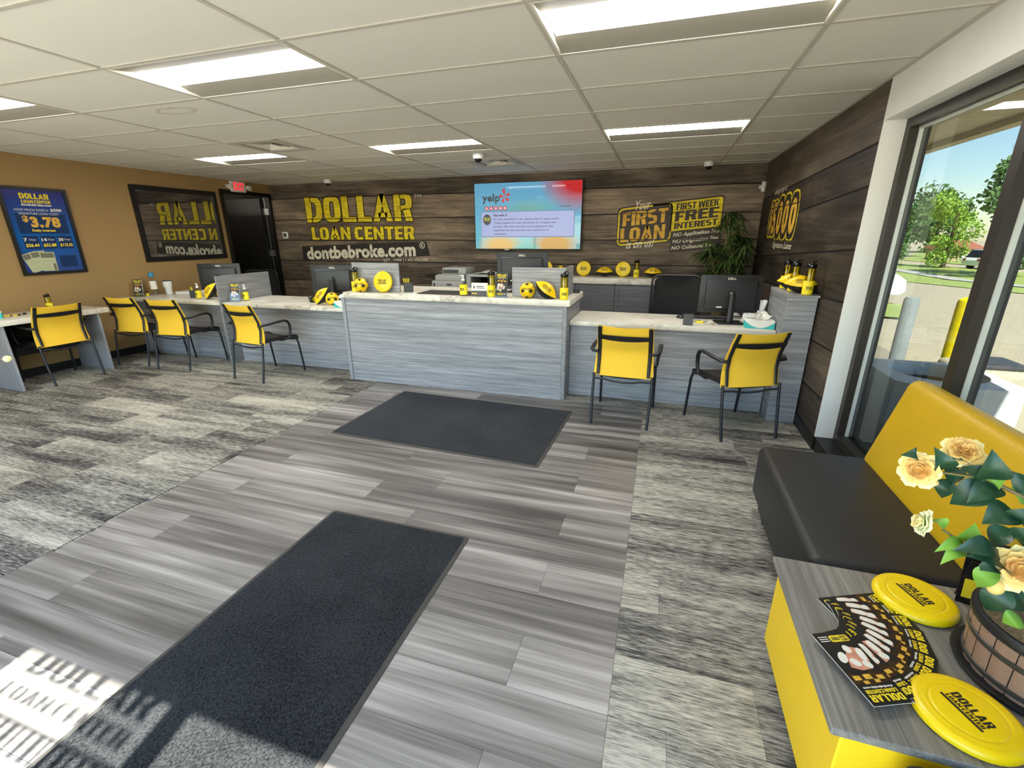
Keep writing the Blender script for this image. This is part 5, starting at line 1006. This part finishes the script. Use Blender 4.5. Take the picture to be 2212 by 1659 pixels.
# small promotional card standing behind the pot
t_ = thing('promo_card', 'black and yellow promotional card standing behind the barrel pot', 'card', (4.085, -.60, .4455), R_(-12)); Mx = Matrix.Rotation(R_(-10), 4, 'X')
B().box(-.055, .055, 0, .003, 0, .215, 0, 1, Mx).obj('board', 'print_black', t_); B().box(-.05, .05, .03, .033, 0, .15, 0, 1, Matrix.Rotation(R_(12), 4, 'X')).obj('easel_leg', 'print_black', t_)
b_ = B(); text(b_, 'ONE', Mx @ Vector((-.045, -.0006, .168)), X, Mx.to_3x3() @ Z, .09, .034, .05); b_.obj('lettering', 'print_yellow', t_); b_ = B(); rect(b_, Mx @ Vector((-.045, -.0006, .02)), X, Mx.to_3x3() @ Z, .09, .09); b_.obj('print', 'print_yellow', t_)
# vase with a rosebud at the left edge of the picture
t_ = thing('rose_vase', 'pale yellow rosebud on a stem reaching in at the left edge', 'flower', (-.95, -.87, 0)); B().lathe([(.06, 0), (.07, .01), (.085, .3), (.05, .55), (.06, .6)], 24).obj('vase', 'black', t_, 40)
B().tube([(0, 0, .5), (.1, .04, .85), (.35, .12, .918), (.605, .21, .92)], .003, 6).obj('flower_stem', 'stem', t_, 60); B().sphere((.625, .22, .922), .016, 14, 10, (1.2, 1.1, 1.1)).obj('rose_bud', 'petal_out', t_, 180)
b_ = B(); place_leaf(b_, (.56, .20, .92), (.575, .21, .955), .02, 1); b_.obj('leaf', 'leaf_light', t_, 60)
# ------------------------------------------------------------------ outside
def gz(x, y): return -.14-.04*min(34, max(0, (x-3)*.5+(y+2)*.866-9))
def gp(s_, t_): x, y = 3+.5*s_+.866*t_, -2+.866*s_-.5*t_; return (x, y, gz(x, y))
b = B(); ss = [-70, 9, 43, 260]
b.add([gp(s_, t_) for s_ in ss for t_ in (-200, 200)], [(0, 1, 3, 2), (2, 3, 5, 4), (4, 5, 7, 6)]); struct(b.obj('ground', 'asphalt'))
def strip(name, mat, nl, nr, fl, fr_, up_):
    def f_(i, j):
        x = (nl[0]*(1-i)+nr[0]*i)*(1-j)+(fl[0]*(1-i)+fr_[0]*i)*j; y = (nl[1]*(1-i)+nr[1]*i)*(1-j)+(fl[1]*(1-i)+fr_[1]*i)*j; return (x, y, gz(x, y)+up_)
    return struct(B().sheet(f_, 12, 12).obj(name, mat))
strip('lawn', 'lawn', (16.2, 38), (20.0, 8), (26, 62), (40, 14), .03)
strip('pavement', 'concrete', (22.0, 48), (20.6, 12), (23.2, 49), (22.3, 12), .07)
strip('lawn', 'lawn', (30, 64), (42, 15), (60, 130), (110, 40), .05)
strip('lawn', 'lawn', (7.0, 10.6), (8.3, 10.3), (9.2, 15.0), (10.0, 13.6), .05)
struct(B().box(XG+.06, 6.4, -6, 12, -.14, -.11).obj('pavement', 'walk')); struct(B().box(-9, 14, -14, -6.001, -.14, -.11).box(-9, XG+.06, -6, YF-.16, -.14, -.11).obj('pavement', 'concrete'))
struct(B().box(XG+.06, 5.45, YF-.25, 9, 2.36, 2.46).box(5.40, 5.50, YF-.25, 9, 2.31, 2.68).box(-6, 5.5, YF-.3, YF-.2, 2.45, 2.78).obj('roof', 'soffit'))
struct(B().box(XG-.0, XG+.06, 1.58, 9, -.14, 2.5).obj('wall_outside', 'concrete'))
t_ = thing('bollard', 'bright yellow bollard outside the side window', 'bollard', (5.86, 3.30, -.11)); B().lathe([(.092, 0), (.092, 1.03), (.085, 1.06), (.05, 1.085), (0, 1.09)], 24).obj('post', 'yellow_paint', t_, 40); B().lathe([(.12, 0), (.12, .02), (.095, .03)], 24).obj('base_ring', 'concrete', t_, 40)
t_ = thing('bollard', 'pale grey bollard outside the window left of the yellow one', 'bollard', (5.36, 3.20, -.11)); B().lathe([(.062, 0), (.062, 1.06), (.05, 1.085), (0, 1.09)], 20).obj('post', 'pole_grey', t_, 40); B().lathe([(.09, 0), (.09, .02), (.065, .03)], 20).obj('base_ring', 'concrete', t_, 40)
t_ = thing('stone_planter', 'square grey planter with a round soil bed outside the window', 'planter', (5.02, 1.82, -.11)); 
q = B(); n = 28; sq = []; ci = []
for k in range(n):
    a_ = 2*PI*k/n; c, s = math.cos(a_), math.sin(a_); m_ = max(abs(c), abs(s)); sq.append((.36*c/m_, .36*s/m_)); ci.append((.28*c, .28*s))
q.add([(x, y, 0) for x, y in sq]+[(x, y, .70) for x, y in sq]+[(x, y, .71) for x, y in ci]+[(x, y, .60) for x, y in ci], [(j*n+i, j*n+(i+1) % n, (j+1)*n+(i+1) % n, (j+1)*n+i) for j in range(3) for i in range(n)]); q.obj('body', 'bin_stone', t_, 40); B().lathe([(0, .615), (.15, .625), (.281, .61)], 24).obj('soil_bed', 'soil', t_)
t_ = thing('stone_bin', 'square brown grey litter bin outside beyond the planter', 'bin', (5.62, 2.36, -.11)); B().box(-.24, .24, -.24, .24, 0, .66, .04, 3).obj('body', 'soffit', t_, 40); B().box(-.17, .17, -.17, .17, .655, .70, .02, 2).obj('lid', 'grey_dark', t_, 40); B().box(-.12, .12, -.245, -.235, .4, .56).obj('opening', 'slot', t_)
t_ = thing('round_planter', 'round pale planter outside the right window pane', 'planter', (4.98, .72, -.11)); B().lathe([(.15, 0), (.17, .02), (.19, .50), (.225, .52), (.225, .59), (.20, .6), (.19, .56)], 30, cap=False).obj('body', 'bin_stone', t_, 40); B().lathe([(0, .565), (.193, .555)], 24).obj('soil_bed', 'soil', t_)
def car(label, loc, rz, paint):
    t_ = thing('car', label, 'car', loc, rz)
    side = [(-2.2, .35), (-2.25, .75), (-2.1, .98), (-1.5, 1.02), (-.9, 1.02), (1.0, 1.0), (1.9, .9), (2.2, .72), (2.25, .4), (2.1, .3), (-2.1, .3)]
    M_ = Matrix.Rotation(PI/2, 4, 'X')
    B().prism(side, -.88, .88, M_).obj('body', paint, t_)
    q = B(); lo = [(-2.02, 1.0), (1.05, 1.0)]; hi = [(-1.7, 1.62), (.25, 1.62)]
    q.hexa([(-2.05, -.84, 1.0), (1.15, -.84, 1.0), (1.15, .84, 1.0), (-2.05, .84, 1.0), (-1.75, -.66, 1.6), (.3, -.66, 1.6), (.3, .66, 1.6), (-1.75, .66, 1.6)]); q.obj('windows', 'car_glass', t_)
    B().box(-1.78, .33, -.68, .68, 1.595, 1.66, .03, 2).obj('roof_panel', paint, t_, 40)
    for x in (-1.4, 1.4):
        for s in (-1, 1):
            wl = B().cyl((x, s*.72, .32), (x, s*.9, .32), .33, 20).obj('wheel', 'tyre', t_, 40); B().cyl((x, s*.895, .32), (x, s*.91, .32), .2, 16).obj('hub', 'steel', wl, 40)
    for s in (-1, 1): B().box(2.17, 2.26, s*.62-.16, s*.62+.16, .62, .76).obj('headlight', 'clear', t_); B().box(-2.27, -2.2, s*.66-.12, s*.66+.12, .7, .92).obj('tail_light', 'roof_red', t_)
    return t_
car('white car parked by the grass, nearest the window frame', (7.7, 14.8, -.5), R_(17), 'car_white'); car('white car far off across the road under the trees', (31.2, 50.2, -1.5), R_(17), 'car_white')
t_ = thing('house', 'far small house with a reddish roof below the trees', 'house', (35.4, 66.0, -1.5), R_(5)); B().box(-1.6, 1.6, -2, 2, 0, 1.35).obj('house_wall', 'house_wall', t_); B().hexa([(-1.9, -2.3, 1.35), (1.9, -2.3, 1.35), (1.9, 2.3, 1.35), (-1.9, 2.3, 1.35), (-1.2, -.1, 2.25), (1.2, -.1, 2.25), (1.2, .1, 2.25), (-1.2, .1, 2.25)]).obj('roof', 'roof_red', t_)
for x in (-1.3, .6): B().box(x, x+.7, -2.04, -2.0, .6, 1.1).obj('window', 'car_glass', t_)
B().box(-.4, .3, -2.04, -2.0, 0, 1.2).obj('door', 'white', t_)
def tree(label, loc, h, r, mt, seed, nleaf=2600, low=.25):
    g = random.Random(seed); t_ = thing('tree', label, 'tree', loc, 0, 'trees across the road')
    B().tube([(0, 0, 0), (.1, .05, h*.3), (.05, 0, h*.75)], [.045*h*.7, .03*h*.7, .012*h], 8).obj('trunk', 'bark', t_, 60)
    bl = [(Vector((g.uniform(-.6, .6)*r, g.uniform(-.6, .6)*r, h*g.uniform(low+.12, .88))), r*g.uniform(.35, .6)) for _ in range(11)]
    b_ = B(); s = r*.085
    for k in range(nleaf):
        c, rr = g.choice(bl); d = Vector((g.gauss(0, 1), g.gauss(0, 1), g.gauss(0, .8))).normalized(); p = c+d*rr*(g.uniform(.55, 1.02)); u = Vector((g.gauss(0, 1), g.gauss(0, 1), g.gauss(0, 1))).normalized()*s*g.uniform(.6, 1.3); v = u.cross(Vector((g.gauss(0, 1), g.gauss(0, 1), g.gauss(0, 1)))).normalized()*s*g.uniform(.5, 1)
        b_.add([p-u, p-v*.6, p+u, p+v*.6], [(0, 1, 2, 3)])
    o = b_.obj('foliage', mt, t_); o['kind'] = 'stuff'
TR = [('light green tree in the middle of the left window pane', (27.6, 50.6), 7.0, 2.0, 'tree_leaf', 1), ('tall dark tree at the right of the left window pane', (25.9, 39.3), 11.2, 3.0, 'tree_dark', 2), ('distant dark tree behind the light green one', (44, 92), 9.6, 5, 'tree_dark', 3),
      ('low dark tree at the left end of the tree line', (34.0, 76), 7.4, 4.0, 'tree_dark', 4), ('broad green tree seen through the right window pane', (40, 36), 12, 5, 'tree_leaf', 5), ('distant dark tree right of the far house', (56, 82), 11.5, 5.5, 'tree_dark', 6), ('small distant tree left of the light green one', (29.5, 68), 6.4, 3.4, 'tree_dark', 7)]
for lb, lc, h, r, mt, sd in TR: tree(lb, (lc[0], lc[1], gz(*lc)), h, r, mt, sd, low=-.02)
